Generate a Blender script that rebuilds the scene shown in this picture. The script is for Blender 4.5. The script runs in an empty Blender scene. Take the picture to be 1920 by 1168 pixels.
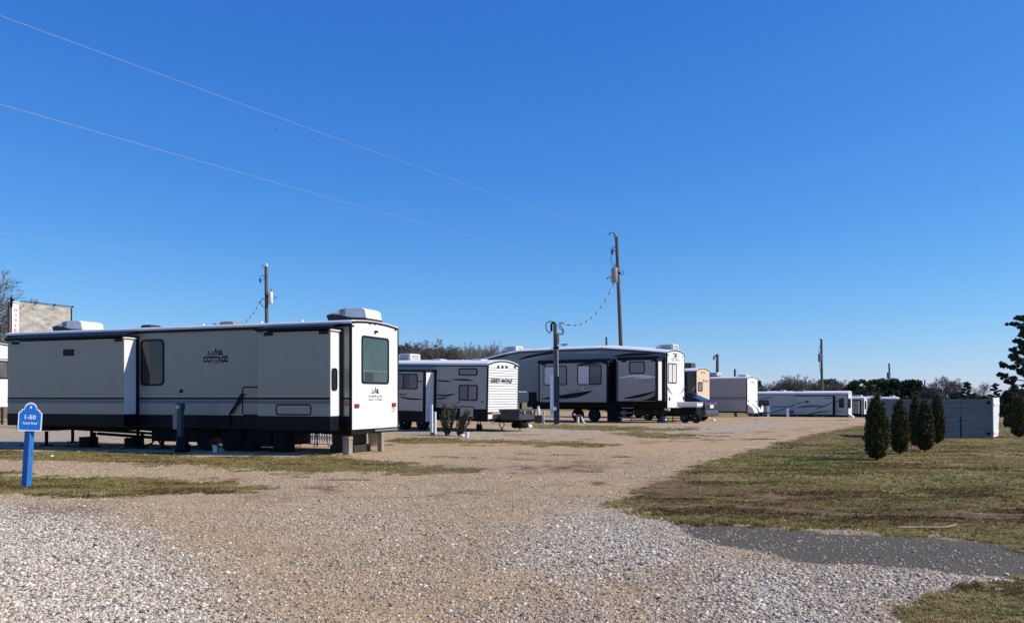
import bpy, math, random
import numpy as np
from mathutils import Vector, Matrix

# ----------------------------------------------------------------- camera, sky, sun, exposure
scene = bpy.context.scene
COL = scene.collection
FPX, CX, HY, EYE = 1600.0, 960.0, 745.0, 1.5     # focal length and horizon measured in the photograph
cam_data = bpy.data.cameras.new("camera")
cam_data.sensor_width = 36.0
cam_data.lens = FPX / 1920.0 * 36.0
cam_data.shift_y = (HY - 584.0) / 1920.0          # level camera, raised lens
cam_data.clip_start, cam_data.clip_end = 0.1, 6000.0
cam = bpy.data.objects.new("camera", cam_data)
cam.location = (0.0, 0.0, EYE)
cam.rotation_euler = (math.radians(90), 0, 0)
COL.objects.link(cam)
scene.camera = cam

SUN_EL = 38.0
sun_h = Vector((1.0, -0.08, 0)).normalized()
sun_dir = Vector((sun_h.x * math.cos(math.radians(SUN_EL)), sun_h.y * math.cos(math.radians(SUN_EL)), math.sin(math.radians(SUN_EL))))
world = bpy.data.worlds.new("World")
scene.world = world
world.use_nodes = True
wn, wl = world.node_tree.nodes, world.node_tree.links
wn.clear()
sky = wn.new("ShaderNodeTexSky")
sky.sky_type = 'NISHITA'
sky.sun_disc = False
sky.sun_elevation = math.radians(SUN_EL)
sky.sun_rotation = math.atan2(sun_h.x, sun_h.y)
sky.altitude = 150
sky.air_density, sky.dust_density, sky.ozone_density = 1.0, 0.05, 4.0
# phone-camera rendering of the blue: one per-channel response over the whole sky
sp_ = wn.new("ShaderNodeSeparateColor")
cb_ = wn.new("ShaderNodeCombineColor")
wl.new(sky.outputs[0], sp_.inputs[0])
for i_, (tint_, gain_, pow_) in enumerate(((0.050, 2.5, 1.42), (0.100, 0.93, 0.97), (0.150, 0.90, 0.55))):
    m1 = wn.new("ShaderNodeMath"); m1.operation = 'MULTIPLY'; m1.inputs[1].default_value = tint_
    m2 = wn.new("ShaderNodeMath"); m2.operation = 'POWER'; m2.inputs[1].default_value = pow_
    m3 = wn.new("ShaderNodeMath"); m3.operation = 'MULTIPLY'; m3.inputs[1].default_value = gain_ * 10.0
    wl.new(sp_.outputs[i_], m1.inputs[0]); wl.new(m1.outputs[0], m2.inputs[0]); wl.new(m2.outputs[0], m3.inputs[0]); wl.new(m3.outputs[0], cb_.inputs[i_])
bg = wn.new("ShaderNodeBackground")
bg.inputs["Strength"].default_value = 0.10
wo = wn.new("ShaderNodeOutputWorld")
wl.new(cb_.outputs[0], bg.inputs[0])
wl.new(bg.outputs[0], wo.inputs[0])

sl = bpy.data.lights.new("sun", 'SUN')
sl.energy = 5.0
sl.angle = math.radians(0.5)
sl.color = (1.0, 0.93, 0.80)
so = bpy.data.objects.new("sun", sl)
so.rotation_euler = sun_dir.to_track_quat('Z', 'Y').to_euler()
so.location = (30, 0, 40)
COL.objects.link(so)

vs = scene.view_settings
vs.view_transform, vs.look, vs.exposure, vs.gamma = 'Standard', 'None', 0.0, 1.0
vs.use_curve_mapping = False
scene.cycles.max_bounces = 6
scene.cycles.use_denoising = True

rnd = random.Random(7)
rng = np.random.default_rng(7)

# ----------------------------------------------------------------- materials
def mat(name, col, rough=0.6, var=0.12, scale=6.0, bump=0.0, bscale=40.0, metal=0.0, spec=0.4, col2=None, stretch=None, coat=0.0):
    m = bpy.data.materials.new(name)
    m.use_nodes = True
    n, l = m.node_tree.nodes, m.node_tree.links
    b = n["Principled BSDF"]
    b.inputs["Roughness"].default_value = rough
    b.inputs["Metallic"].default_value = metal
    b.inputs["Specular IOR Level"].default_value = spec
    b.inputs["Coat Weight"].default_value = coat
    tc = n.new("ShaderNodeTexCoord")
    src = tc.outputs["Object"]
    if stretch:
        mp = n.new("ShaderNodeMapping")
        mp.inputs["Scale"].default_value = stretch
        l.new(src, mp.inputs[0]); src = mp.outputs[0]
    nz = n.new("ShaderNodeTexNoise")
    nz.inputs["Scale"].default_value = scale
    nz.inputs["Detail"].default_value = 6
    nz.inputs["Roughness"].default_value = 0.62
    l.new(src, nz.inputs["Vector"])
    r = n.new("ShaderNodeValToRGB")
    r.color_ramp.elements[0].position, r.color_ramp.elements[1].position = 0.3, 0.72
    c2 = col2 if col2 else tuple(min(1, c * (1 + var)) for c in col)
    c1 = col if col2 else tuple(c * (1 - var) for c in col)
    r.color_ramp.elements[0].color = (*c1, 1)
    r.color_ramp.elements[1].color = (*c2, 1)
    l.new(nz.outputs["Fac"], r.inputs[0])
    l.new(r.outputs[0], b.inputs["Base Color"])
    if bump:
        nb = n.new("ShaderNodeTexNoise")
        nb.inputs["Scale"].default_value = bscale
        nb.inputs["Detail"].default_value = 4
        l.new(src, nb.inputs["Vector"])
        bp = n.new("ShaderNodeBump")
        bp.inputs["Strength"].default_value = bump
        bp.inputs["Distance"].default_value = 0.02
        l.new(nb.outputs["Fac"], bp.inputs["Height"])
        l.new(bp.outputs[0], b.inputs["Normal"])
    return m

def foliage(name, cols, rough=0.7, instancer=False, trans=0.15):
    """leaf material: each loose leaf takes its own tone"""
    m = bpy.data.materials.new(name)
    m.use_nodes = True
    n, l = m.node_tree.nodes, m.node_tree.links
    b = n["Principled BSDF"]
    b.inputs["Roughness"].default_value = rough
    b.inputs["Specular IOR Level"].default_value = 0.2
    r = n.new("ShaderNodeValToRGB")
    while len(r.color_ramp.elements) < len(cols):
        r.color_ramp.elements.new(0.5)
    for i, c in enumerate(cols):
        r.color_ramp.elements[i].position = i / max(1, len(cols) - 1)
        r.color_ramp.elements[i].color = (*c, 1)
    if instancer:
        a = n.new("ShaderNodeAttribute")
        a.attribute_type = 'INSTANCER'
        a.attribute_name = "tint"
        l.new(a.outputs["Fac"], r.inputs[0])
    else:
        g = n.new("ShaderNodeNewGeometry")
        l.new(g.outputs["Random Per Island"], r.inputs[0])
    l.new(r.outputs[0], b.inputs["Base Color"])
    if trans:
        t = n.new("ShaderNodeBsdfTranslucent")
        l.new(r.outputs[0], t.inputs[0])
        mx = n.new("ShaderNodeMixShader")
        mx.inputs[0].default_value = trans
        l.new(b.outputs[0], mx.inputs[1]); l.new(t.outputs[0], mx.inputs[2])
        l.new(mx.outputs[0], n["Material Output"].inputs[0])
    return m

def glassy(name, col, rough=0.04, spec=0.45):
    return mat(name, col, rough=rough, var=0.25, scale=2.0, spec=spec)

M = {}
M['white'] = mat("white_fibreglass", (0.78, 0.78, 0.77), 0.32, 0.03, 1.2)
M['wall_warm'] = mat("champagne_grey_fibreglass", (0.30, 0.30, 0.245), 0.24, 0.05, 1.4, spec=0.35, stretch=(1.2, 1.2, 0.25))  # pale side walls, darkened in the colour to stand for shade
M['roof'] = mat("white_roof_membrane", (0.74, 0.74, 0.72), 0.6, 0.08, 2.0)
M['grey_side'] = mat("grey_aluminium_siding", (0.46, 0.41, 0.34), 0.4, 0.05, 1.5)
M['slate'] = mat("slate_blue_fibreglass", (0.21, 0.24, 0.235), 0.3, 0.06, 1.0)
M['slate_light'] = mat("lighter_slate_fibreglass", (0.35, 0.335, 0.30), 0.3, 0.06, 1.0)
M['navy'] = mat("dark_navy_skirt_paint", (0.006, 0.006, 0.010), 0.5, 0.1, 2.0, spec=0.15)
M['black'] = mat("black_trim", (0.008, 0.008, 0.009), 0.5, 0.1, 4.0, spec=0.2)
M['rubber'] = mat("tyre_rubber", (0.012, 0.012, 0.012), 0.85, 0.15, 8.0, spec=0.15)
M['steel'] = mat("dark_chassis_steel", (0.01, 0.01, 0.011), 0.7, 0.2, 6.0, spec=0.15)
M['chrome'] = mat("silver_metal", (0.55, 0.55, 0.56), 0.28, 0.05, 5.0, metal=0.9)
M['galv'] = mat("galvanised_metal", (0.42, 0.43, 0.45), 0.45, 0.12, 12.0, metal=0.5)
M['stripe_tan'] = mat("tan_stripe_vinyl", (0.46, 0.37, 0.25), 0.4, 0.05)
M['stripe_grey'] = mat("dark_grey_stripe_vinyl", (0.13, 0.14, 0.17), 0.4, 0.05)
M['stripe_pale'] = mat("pale_stripe_vinyl", (0.86, 0.86, 0.84), 0.35, 0.03)
M['stripe_mid'] = mat("mid_grey_stripe_vinyl", (0.27, 0.25, 0.22), 0.35, 0.05)
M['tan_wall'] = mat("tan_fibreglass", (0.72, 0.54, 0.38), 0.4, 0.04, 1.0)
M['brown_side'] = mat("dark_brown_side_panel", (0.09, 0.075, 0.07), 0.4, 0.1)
M['glass'] = glassy("dark_window_glass", (0.02, 0.022, 0.025))
M['glass_green'] = glassy("green_tinted_glass", (0.04, 0.065, 0.06), 0.05, 0.8)
M['blind'] = mat("window_blind_behind_glass", (0.66, 0.62, 0.60), 0.12, 0.12, 5.0, stretch=(1, 1, 12))  # blind tone raised to carry the sky reflected in the panes
M['blind_dim'] = mat("dim_blind_behind_glass", (0.20, 0.20, 0.20), 0.1, 0.2, 5.0, stretch=(1, 1, 9))
M['curtain'] = mat("grey_curtain_behind_glass", (0.12, 0.12, 0.13), 0.1, 0.3, 4.0, stretch=(6, 1, 1))
M['red'] = mat("red_lens", (0.30, 0.012, 0.03), 0.25, 0.1)
M['amber'] = mat("dark_marker_lens", (0.05, 0.03, 0.02), 0.3, 0.1)
M['wood_pole'] = mat("weathered_pole_wood", (0.085, 0.07, 0.058), 0.85, 0.3, 5.0, 0.5, 18, stretch=(6, 6, 0.5), col2=(0.19, 0.165, 0.14))
M['wood_block'] = mat("rough_timber", (0.22, 0.17, 0.12), 0.85, 0.3, 5.0, 0.4, 30, stretch=(5, 5, 1), col2=(0.42, 0.36, 0.28))
M['brown_box'] = mat("brown_plastic_step_box", (0.045, 0.033, 0.025), 0.7, 0.2, 5.0)
M['blue_sign'] = mat("blue_sign_paint", (0.008, 0.16, 0.60), 0.4, 0.08, 9.0)
M['blue_post'] = mat("blue_post_paint", (0.02, 0.16, 0.47), 0.5, 0.3, 14.0, 0.25, 40, stretch=(3, 3, 0.6))
M['blue_dull'] = mat("dull_blue_pedestal_paint", (0.035, 0.075, 0.10), 0.55, 0.2, 6.0)
M['white_paint'] = mat("white_paint", (0.80, 0.80, 0.79), 0.5, 0.05, 6.0)
M['pale_blue'] = mat("pale_blue_white_panel", (0.60, 0.70, 0.78), 0.5, 0.1, 4.0)
M['vinyl_fence'] = mat("white_vinyl_picket", (0.76, 0.76, 0.74), 0.5, 0.06, 5.0)
M['plywood'] = mat("weathered_plywood", (0.20, 0.18, 0.155), 0.85, 0.3, 1.1, 0.3, 20, stretch=(1.0, 1.0, 2.4), col2=(0.62, 0.58, 0.52))
M['red_letter'] = mat("faded_red_lettering", (0.48, 0.07, 0.11), 0.6, 0.3, 6.0)
M['grey_board'] = mat("weathered_blue_grey_board", (0.095, 0.108, 0.12), 0.7, 0.3, 2.0, 0.3, 16, stretch=(0.5, 0.5, 6), col2=(0.22, 0.23, 0.24))
M['ac_black'] = mat("black_plastic_shroud", (0.015, 0.015, 0.017), 0.5, 0.15)
M['ac_white'] = mat("white_plastic_shroud", (0.70, 0.70, 0.68), 0.45, 0.06, 5.0)
M['ac_grey'] = mat("grey_vent_grille", (0.16, 0.165, 0.18), 0.5, 0.1)
M['car_paint'] = mat("dark_blue_grey_car_paint", (0.010, 0.013, 0.017), 0.35, 0.08, 2.0, coat=0.15)
M['bumper'] = mat("dark_grey_bumper", (0.07, 0.08, 0.095), 0.4, 0.1, 3.0)
M['wire'] = mat("aluminium_conductor", (0.27, 0.33, 0.42), 0.6, 0.1)
M['cable'] = mat("black_insulated_cable", (0.02, 0.03, 0.04), 0.6, 0.1)
M['cable_grey'] = mat("bare_neutral_cable", (0.5, 0.55, 0.6), 0.5, 0.1)
M['terracotta'] = mat("red_flowers", (0.30, 0.06, 0.04), 0.7, 0.3, 20.0)
M['concrete'] = mat("concrete_block", (0.28, 0.27, 0.25), 0.9, 0.15, 8.0, 0.3, 60)
M['bark'] = mat("grey_brown_bark", (0.075, 0.06, 0.05), 0.9, 0.25, 4.0)
M['twig'] = mat("bare_twig_bark", (0.15, 0.123, 0.11), 0.9, 0.3, 0.6)
M['twig_pale'] = mat("pale_twig_bark", (0.22, 0.20, 0.19), 0.9, 0.2, 0.6)
M['pine'] = foliage("pine_needles", [(0.022, 0.036, 0.026), (0.04, 0.065, 0.045), (0.07, 0.10, 0.062)], trans=0.08)
M['evergreen'] = foliage("evergreen_leaves", [(0.02, 0.035, 0.018), (0.035, 0.055, 0.028), (0.055, 0.08, 0.035)], trans=0.08)
M['arbor'] = foliage("arborvitae_sprays", [(0.012, 0.017, 0.006), (0.026, 0.034, 0.010), (0.048, 0.055, 0.014), (0.09, 0.083, 0.022), (0.13, 0.09, 0.045)], trans=0.12)
M['rosemary'] = foliage("grey_green_shoots", [(0.05, 0.058, 0.03), (0.10, 0.105, 0.055), (0.20, 0.185, 0.12)], trans=0.12)

# ----------------------------------------------------------------- mesh helpers
def finish(o, parent=None, **props):
    if parent is not None:
        o.parent = parent
    COL.objects.link(o)
    for k, v in props.items():
        if v is not None:
            o[k] = v
    return o

def tag(o, label=None, cat=None, group=None, kind=None):
    for k, v in (("label", label), ("category", cat), ("group", group), ("kind", kind)):
        if v:
            o[k] = v
    return o

def empty(name, loc=(0, 0, 0), rz=0.0):
    o = bpy.data.objects.new(name, None)
    o.empty_display_size = 0.3
    o.location = loc
    o.rotation_euler = (0, 0, rz)
    COL.objects.link(o)
    return o

def mesh_np(name, v, f):
    """fast mesh from numpy verts and an equal-sided face array"""
    me = bpy.data.meshes.new(name)
    v = np.asarray(v, np.float32); f = np.asarray(f, np.int32)
    k = f.shape[1]
    me.vertices.add(len(v)); me.vertices.foreach_set("co", v.ravel())
    me.loops.add(f.size); me.loops.foreach_set("vertex_index", f.ravel())
    me.polygons.add(len(f))
    me.polygons.foreach_set("loop_start", np.arange(0, f.size, k, dtype=np.int32))
    me.polygons.foreach_set("loop_total", np.full(len(f), k, np.int32))
    me.update(calc_edges=True)
    return me

class MB:
    def __init__(s):
        s.v, s.f = [], []
    def add(s, vs, fs):
        o = len(s.v)
        s.v += [tuple(p) for p in vs]
        s.f += [tuple(i + o for i in f) for f in fs]
        return s
    def box(s, x0, x1, y0, y1, z0, z1):
        v = [(x0, y0, z0), (x1, y0, z0), (x1, y1, z0), (x0, y1, z0), (x0, y0, z1), (x1, y0, z1), (x1, y1, z1), (x0, y1, z1)]
        return s.add(v, [(0, 3, 2, 1), (4, 5, 6, 7), (0, 1, 5, 4), (1, 2, 6, 5), (2, 3, 7, 6), (3, 0, 4, 7)])
    def prism(s, pts, axis, a, b):
        """polygon (2-D) extruded along axis 'x' (pts are y,z), 'y' (pts are x,z) or 'z' (pts are x,y)"""
        def P(p, t):
            return (t, p[0], p[1]) if axis == 'x' else (p[0], t, p[1]) if axis == 'y' else (p[0], p[1], t)
        n = len(pts)
        v = [P(p, a) for p in pts] + [P(p, b) for p in pts]
        f = [tuple(range(n)), tuple(range(2 * n - 1, n - 1, -1))]
        f += [(i, i + n, (i + 1) % n + n, (i + 1) % n) for i in range(n)]
        return s.add(v, f)
    def ring(s, outer, inner, axis, a, b):
        def P(p, t):
            return (t, p[0], p[1]) if axis == 'x' else (p[0], t, p[1]) if axis == 'y' else (p[0], p[1], t)
        n = len(outer)
        v = [P(p, a) for p in outer] + [P(p, a) for p in inner] + [P(p, b) for p in outer] + [P(p, b) for p in inner]
        f = []
        for i in range(n):
            j = (i + 1) % n
            f += [(i, j, n + j, n + i), (2 * n + i, 3 * n + i, 3 * n + j, 2 * n + j), (i, 2 * n + i, 2 * n + j, j), (n + i, n + j, 3 * n + j, 3 * n + i)]
        return s.add(v, f)
    def tube(s, pts, r, n=8, cap=True):
        pts = [Vector(p) for p in pts]
        rs = list(r) if hasattr(r, '__len__') else [r] * len(pts)
        o = len(s.v)
        up = None
        for i, p in enumerate(pts):
            d = (pts[min(i + 1, len(pts) - 1)] - pts[max(i - 1, 0)])
            d = d.normalized() if d.length > 1e-9 else Vector((0, 0, 1))
            if up is None:
                up = d.orthogonal().normalized()
            up = (up - d * up.dot(d))
            up = up.normalized() if up.length > 1e-6 else d.orthogonal().normalized()
            w = d.cross(up)
            for k in range(n):
                a = 2 * math.pi * k / n
                s.v.append(tuple(p + (up * math.cos(a) + w * math.sin(a)) * rs[i]))
        for i in range(len(pts) - 1):
            for k in range(n):
                k2 = (k + 1) % n
                s.f.append((o + i * n + k, o + i * n + k2, o + (i + 1) * n + k2, o + (i + 1) * n + k))
        if cap:
            s.f.append(tuple(o + k for k in range(n - 1, -1, -1)))
            s.f.append(tuple(o + (len(pts) - 1) * n + k for k in range(n)))
        return s
    def lathe(s, prof, c, axis='z', n=20):
        """profile of (radius, along) turned about an axis through c"""
        o = len(s.v)
        for r, t in prof:
            for k in range(n):
                a = 2 * math.pi * k / n
                p, q = r * math.cos(a), r * math.sin(a)
                d = (p, q, t) if axis == 'z' else (p, t, q) if axis == 'y' else (t, p, q)
                s.v.append((c[0] + d[0], c[1] + d[1], c[2] + d[2]))
        for i in range(len(prof) - 1):
            for k in range(n):
                k2 = (k + 1) % n
                s.f.append((o + i * n + k, o + i * n + k2, o + (i + 1) * n + k2, o + (i + 1) * n + k))
        s.f.append(tuple(o + k for k in range(n - 1, -1, -1)))
        s.f.append(tuple(o + (len(prof) - 1) * n + k for k in range(n)))
        return s
    def mesh(s, name, m):
        me = bpy.data.meshes.new(name)
        me.from_pydata(s.v, [], s.f)
        import bmesh
        b = bmesh.new(); b.from_mesh(me)
        bmesh.ops.recalc_face_normals(b, faces=b.faces)
        b.to_mesh(me); b.free()
        me.materials.append(m)
        return me
    def build(s, name, m, parent=None, smooth=False, bevel=0.0, **props):
        me = s.mesh(name, m)
        if smooth:
            for p in me.polygons:
                p.use_smooth = True
            try:
                me.set_sharp_from_angle(angle=math.radians(40))
            except Exception:
                pass
        o = bpy.data.objects.new(name, me)
        if bevel:
            bm = o.modifiers.new("bevel", 'BEVEL')
            bm.width, bm.segments, bm.limit_method = bevel, 2, 'ANGLE'
        return finish(o, parent, **props)

def rrect(x0, x1, z0, z1, r=0.05, n=4):
    r = min(r, abs(x1 - x0) / 2.01, abs(z1 - z0) / 2.01)
    out = []
    for cx, cz, a0 in ((x1 - r, z1 - r, 0), (x0 + r, z1 - r, 90), (x0 + r, z0 + r, 180), (x1 - r, z0 + r, 270)):
        for k in range(n + 1):
            a = math.radians(a0 + 90 * k / n)
            out.append((cx + r * math.cos(a), cz + r * math.sin(a)))
    return out

def copy_tree(o, parent=None, loc=None, rz=None, **props):
    c = o.copy()
    COL.objects.link(c)
    c.parent = parent
    if loc is not None: c.location = loc
    if rz is not None: c.rotation_euler[2] = rz
    for k, v in props.items():
        c[k] = v
    for ch in list(o.children):
        copy_tree(ch, c)
    return c

_text_cache = {}
def text_mesh(txt, w, h, m, bold=0.0, depth=0.002, name="lettering"):
    cu = bpy.data.curves.new("lettering_curve", 'FONT')
    cu.body = txt
    cu.size = 1.0
    cu.offset = bold
    cu.resolution_u = 2
    tmp = bpy.data.objects.new("lettering_tmp", cu)
    me = bpy.data.meshes.new_from_object(tmp)
    bpy.data.objects.remove(tmp)
    n = len(me.vertices)
    co = np.empty(n * 3, np.float32); me.vertices.foreach_get("co", co); co = co.reshape(-1, 3)
    lo, hi = co.min(0), co.max(0)
    co[:, 0] = ((co[:, 0] - lo[0]) / (hi[0] - lo[0]) - 0.5) * w
    co[:, 1] = ((co[:, 1] - lo[1]) / (hi[1] - lo[1]) - 0.5) * h
    co[:, 2] = depth
    me.vertices.foreach_set("co", co.ravel()); me.update()
    me.name = name
    me.materials.clear(); me.materials.append(m)
    return me

def text_on(txt, parent, plane, c, w, h, m, bold=0.0, name="lettering"):
    """plane 'y': faces -y, c=(x,y,z) ; plane 'x': faces +x"""
    o = bpy.data.objects.new(name, text_mesh(txt, w, h, m, bold, 0.0, name))
    if plane == 'y':
        mtx = Matrix(((1, 0, 0, c[0]), (0, 0, -1, c[1]), (0, 1, 0, c[2]), (0, 0, 0, 1)))
    else:
        mtx = Matrix(((0, 0, 1, c[0]), (1, 0, 0, c[1]), (0, 1, 0, c[2]), (0, 0, 0, 1)))
    o.matrix_local = mtx
    return finish(o, parent)

# ----------------------------------------------------------------- ground shape and zones
def sstep(a, b, t):
    t = np.clip((np.asarray(t, float) - a) / (b - a), 0, 1)
    return t * t * (3 - 2 * t)

def vnoise(x, y, sc, seed=0):
    x = np.asarray(x, float) * sc + seed * 17.31; y = np.asarray(y, float) * sc + seed * 9.77
    xi, yi = np.floor(x).astype(np.int64), np.floor(y).astype(np.int64)
    xf, yf = x - xi, y - yi
    def h(a, b):
        k = (a * 374761393 + b * 668265263 + seed * 1442695) & 0x7fffffff
        k = ((k ^ (k >> 13)) * 1274126177) & 0x7fffffff
        return ((k ^ (k >> 16)) & 0xffff) / 65535.0
    u, v = xf * xf * (3 - 2 * xf), yf * yf * (3 - 2 * yf)
    a = h(xi, yi) * (1 - u) + h(xi + 1, yi) * u
    b = h(xi, yi + 1) * (1 - u) + h(xi + 1, yi + 1) * u
    return a * (1 - v) + b * v

def fbm(x, y, sc, seed=0, o=3):
    s, a, t = 0, 1.0, 0
    for i in range(o):
        s = s + a * vnoise(x, y, sc * 2 ** i, seed + i); t += a; a *= 0.55
    return s / t

def gh(x, y):
    x = np.asarray(x, float); y = np.asarray(y, float)
    t = (y - 62) / 6
    drop = 0.028 * 6 * np.log1p(np.exp(np.clip(t, -30, 30))) + 0.028 * np.maximum(0, y - 62 - 180)
    drop = np.minimum(drop, 6.0) * sstep(0, 30, x)
    near = sstep(60, 25, y) * sstep(2, 6, y)
    return 0.13 * sstep(30, 45, y) - drop + 0.035 * (fbm(x, y, 0.35, 3) - 0.5) * near

def G(x, y):
    return float(gh(x, y))

def at(px, py, depth):
    """point seen at photo pixel px,py at the given distance in front of the camera"""
    return Vector(((px - CX) / FPX * depth, depth, EYE + (HY - py) / FPX * depth))

def on_ground(px, depth, dz=0.0):
    x = (px - CX) / FPX * depth
    return Vector((x, depth, G(x, depth) + dz))

ZONES = {
 'grass': [
  [(-900, 836), (0, 843), (100, 846), (330, 852), (500, 855), (600, 854), (640, 858), (700, 862), (790, 870), (900, 879), (890, 885), (760, 888), (600, 884), (500, 880), (300, 872), (150, 865), (0, 860), (-900, 846)],
  [(-900, 876), (0, 886), (80, 889), (240, 896), (400, 903), (470, 910), (505, 917), (470, 924), (300, 928), (150, 931), (0, 929), (-900, 918)],
  [(725, 822), (800, 820), (900, 825), (1000, 826), (1100, 829), (1165, 835), (1090, 837), (950, 833), (800, 832), (725, 830)],
  [(960, 796), (1100, 797), (1200, 800), (1335, 805), (1260, 808), (1100, 806), (960, 801)],
  [(1627, 796), (1560, 808), (1480, 825), (1400, 848), (1310, 872), (1240, 898), (1190, 925), (1150, 945), (1200, 962), (1290, 976), (1420, 989), (1600, 999), (1760, 1007), (1920, 1020), (2900, 1090), (2900, 752), (1700, 752)],
  [(1945, 1082), (1850, 1096), (1790, 1118), (1710, 1122), (1640, 1148), (1660, 1200), (1720, 1500), (3200, 1600), (3200, 1085)],
  [(1130, 811), (1200, 809), (1330, 817), (1250, 821), (1150, 815)],
 ],
 'dirt': [
  [(770, 873), (850, 872), (912, 879), (900, 884), (790, 886)],
  [(440, 926), (560, 931), (545, 939), (460, 937)],
  [(1190, 908), (1290, 876), (1310, 896), (1345, 928), (1290, 958), (1195, 948)],
  [(1180, 1088), (1245, 1074), (1292, 1090), (1240, 1108), (1190, 1106)],
  [(1260, 905), (1500, 915), (1750, 935), (2000, 950), (2000, 992), (1600, 982), (1350, 972), (1200, 955)],
  [(1195, 826), (1245, 828), (1200, 833)],
  [(40, 952), (190, 946), (200, 962), (60, 964)],
  [(1660, 1130), (1760, 1126), (1760, 1150), (1650, 1156)],
  [(1400, 848), (1560, 806), (1640, 793), (1640, 798), (1570, 812), (1420, 856)],
  [(940, 872), (1100, 866), (1160, 876), (1000, 890)],
 ],
 'pale': [
  [(-900, 945), (0, 950), (150, 960), (290, 1010), (390, 1080), (430, 1168), (460, 1600), (-900, 1600)],
  [(1075, 960), (1200, 963), (1290, 988), (1330, 1040), (1250, 1078), (1080, 1078), (980, 1050), (1010, 992)],
  [(1300, 1040), (1500, 1058), (1900, 1085), (1800, 1110), (1640, 1140), (1600, 1250), (1380, 1250), (1270, 1110)],
  [(760, 806), (1000, 797), (1350, 797), (1420, 788), (1500, 792), (1380, 812), (1150, 815), (1000, 818), (760, 818)],
  [(-900, 770), (620, 790), (745, 800), (640, 836), (-900, 836)],
  [(480, 955), (700, 935), (860, 990), (760, 1040), (560, 1010)],
 ],
 'asph': [
  [(1275, 985), (1335, 979), (1500, 991), (1750, 1006), (1930, 1020), (3000, 1100), (3000, 1170), (1930, 1083), (1720, 1070), (1520, 1056), (1410, 1036), (1310, 1006)],
 ],
 'green': [
  [(70, 896), (160, 897), (185, 904), (150, 912), (80, 910)],
  [(1720, 900), (1860, 895), (1960, 910), (1940, 925), (1780, 920)],
  [(1480, 990), (1560, 975), (1680, 985), (1660, 1000), (1560, 1000)],
  [(1340, 965), (1440, 972), (1420, 986), (1340, 982)],
  [(1240, 805), (1330, 803), (1330, 808), (1240, 806)],
  [(1420, 906), (1460, 903), (1470, 915), (1420, 918)],
  [(1560, 930), (1700, 930), (1850, 945), (1700, 952), (1560, 945)],
  [(1400, 860), (1620, 830), (1640, 880), (1450, 890)],
 ],
}

def poly_sd(px, py, poly):
    P = np.array(poly, float)
    d2 = np.full(px.shape, 1e18); inside = np.zeros(px.shape, bool)
    n = len(P)
    for i in range(n):
        ax, ay = P[i]; bx, by = P[(i + 1) % n]
        ex, ey = bx - ax, by - ay
        wx, wy = px - ax, py - ay
        t = np.clip((wx * ex + wy * ey * 9) / (ex * ex + ey * ey * 9 + 1e-9), 0, 1)
        dx, dy = wx - ex * t, (wy - ey * t) * 3          # a pixel up is worth more ground than a pixel across
        d2 = np.minimum(d2, dx * dx + dy * dy)
        c = ((ay > py) != (by > py)) & (px < (bx - ax) * (py - ay) / (by - ay + 1e-12) + ax)
        inside ^= c
    d = np.sqrt(d2)
    return np.where(inside, d, -d)

def zones(x, y):
    """ground cover at world x,y (metres)"""
    x = np.asarray(x, float); y = np.asarray(y, float)
    ys = np.maximum(y, 3.0)
    px = CX + FPX * x / ys
    py = HY + FPX * EYE / ys * (1 - 0.087 * sstep(30, 45, ys))
    py = np.where(y < 3, py + (3 - y) * 60, py)
    sz = np.clip(py - HY, 12, 500)
    n1 = fbm(x, y, 1.3, 11) - 0.5
    n2 = fbm(x, y, 5.0, 23) - 0.5
    out = {}
    for k, polys in ZONES.items():
        m = np.zeros(x.shape)
        for p in polys:
            sd = poly_sd(px, py, p)
            wt = 1.0
            if k == 'pale': wt = (.95, .85, .8, .6, .5, .2)[polys.index(p)]
            amp = sz * (0.34 if k == 'grass' else 0.20)
            w = sz * (0.12 if k == 'grass' else 0.09 if k == 'asph' else 0.5 if k == 'pale' else 0.38)
            m = np.maximum(m, wt * sstep(-w, w, sd + amp * (n1 * 1.0 + n2 * 0.8)))
        out[k] = m
    far = sstep(75, 100, y) * 0.8
    left_far = sstep(48, 60, y) * sstep(-6, -12, x)
    out['grass'] = np.maximum(out['grass'], np.maximum(far, left_far * 0.8))
    # bare and stony spots in the gravel and on the turf edges
    spots = sstep(0.58, 0.68, fbm(x, y * 1.6, 0.9, 41)) * sstep(0.45, 0.6, fbm(x, y, 0.16, 43)) * sstep(9, 13, y) * (1 - out['pale'] * 0.6)
    out['dirt'] = np.maximum(out['dirt'], spots * 0.8 * (1 - out['grass']))
    out['grass'] = np.maximum(out['grass'], sstep(0.70, 0.78, fbm(x + 40, y * 1.6, 0.5, 57)) * sstep(17, 22, y) * 0.7)
    out['asph'] = out['asph'] * (1 - 0.0 * out['grass'])
    return out

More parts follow.
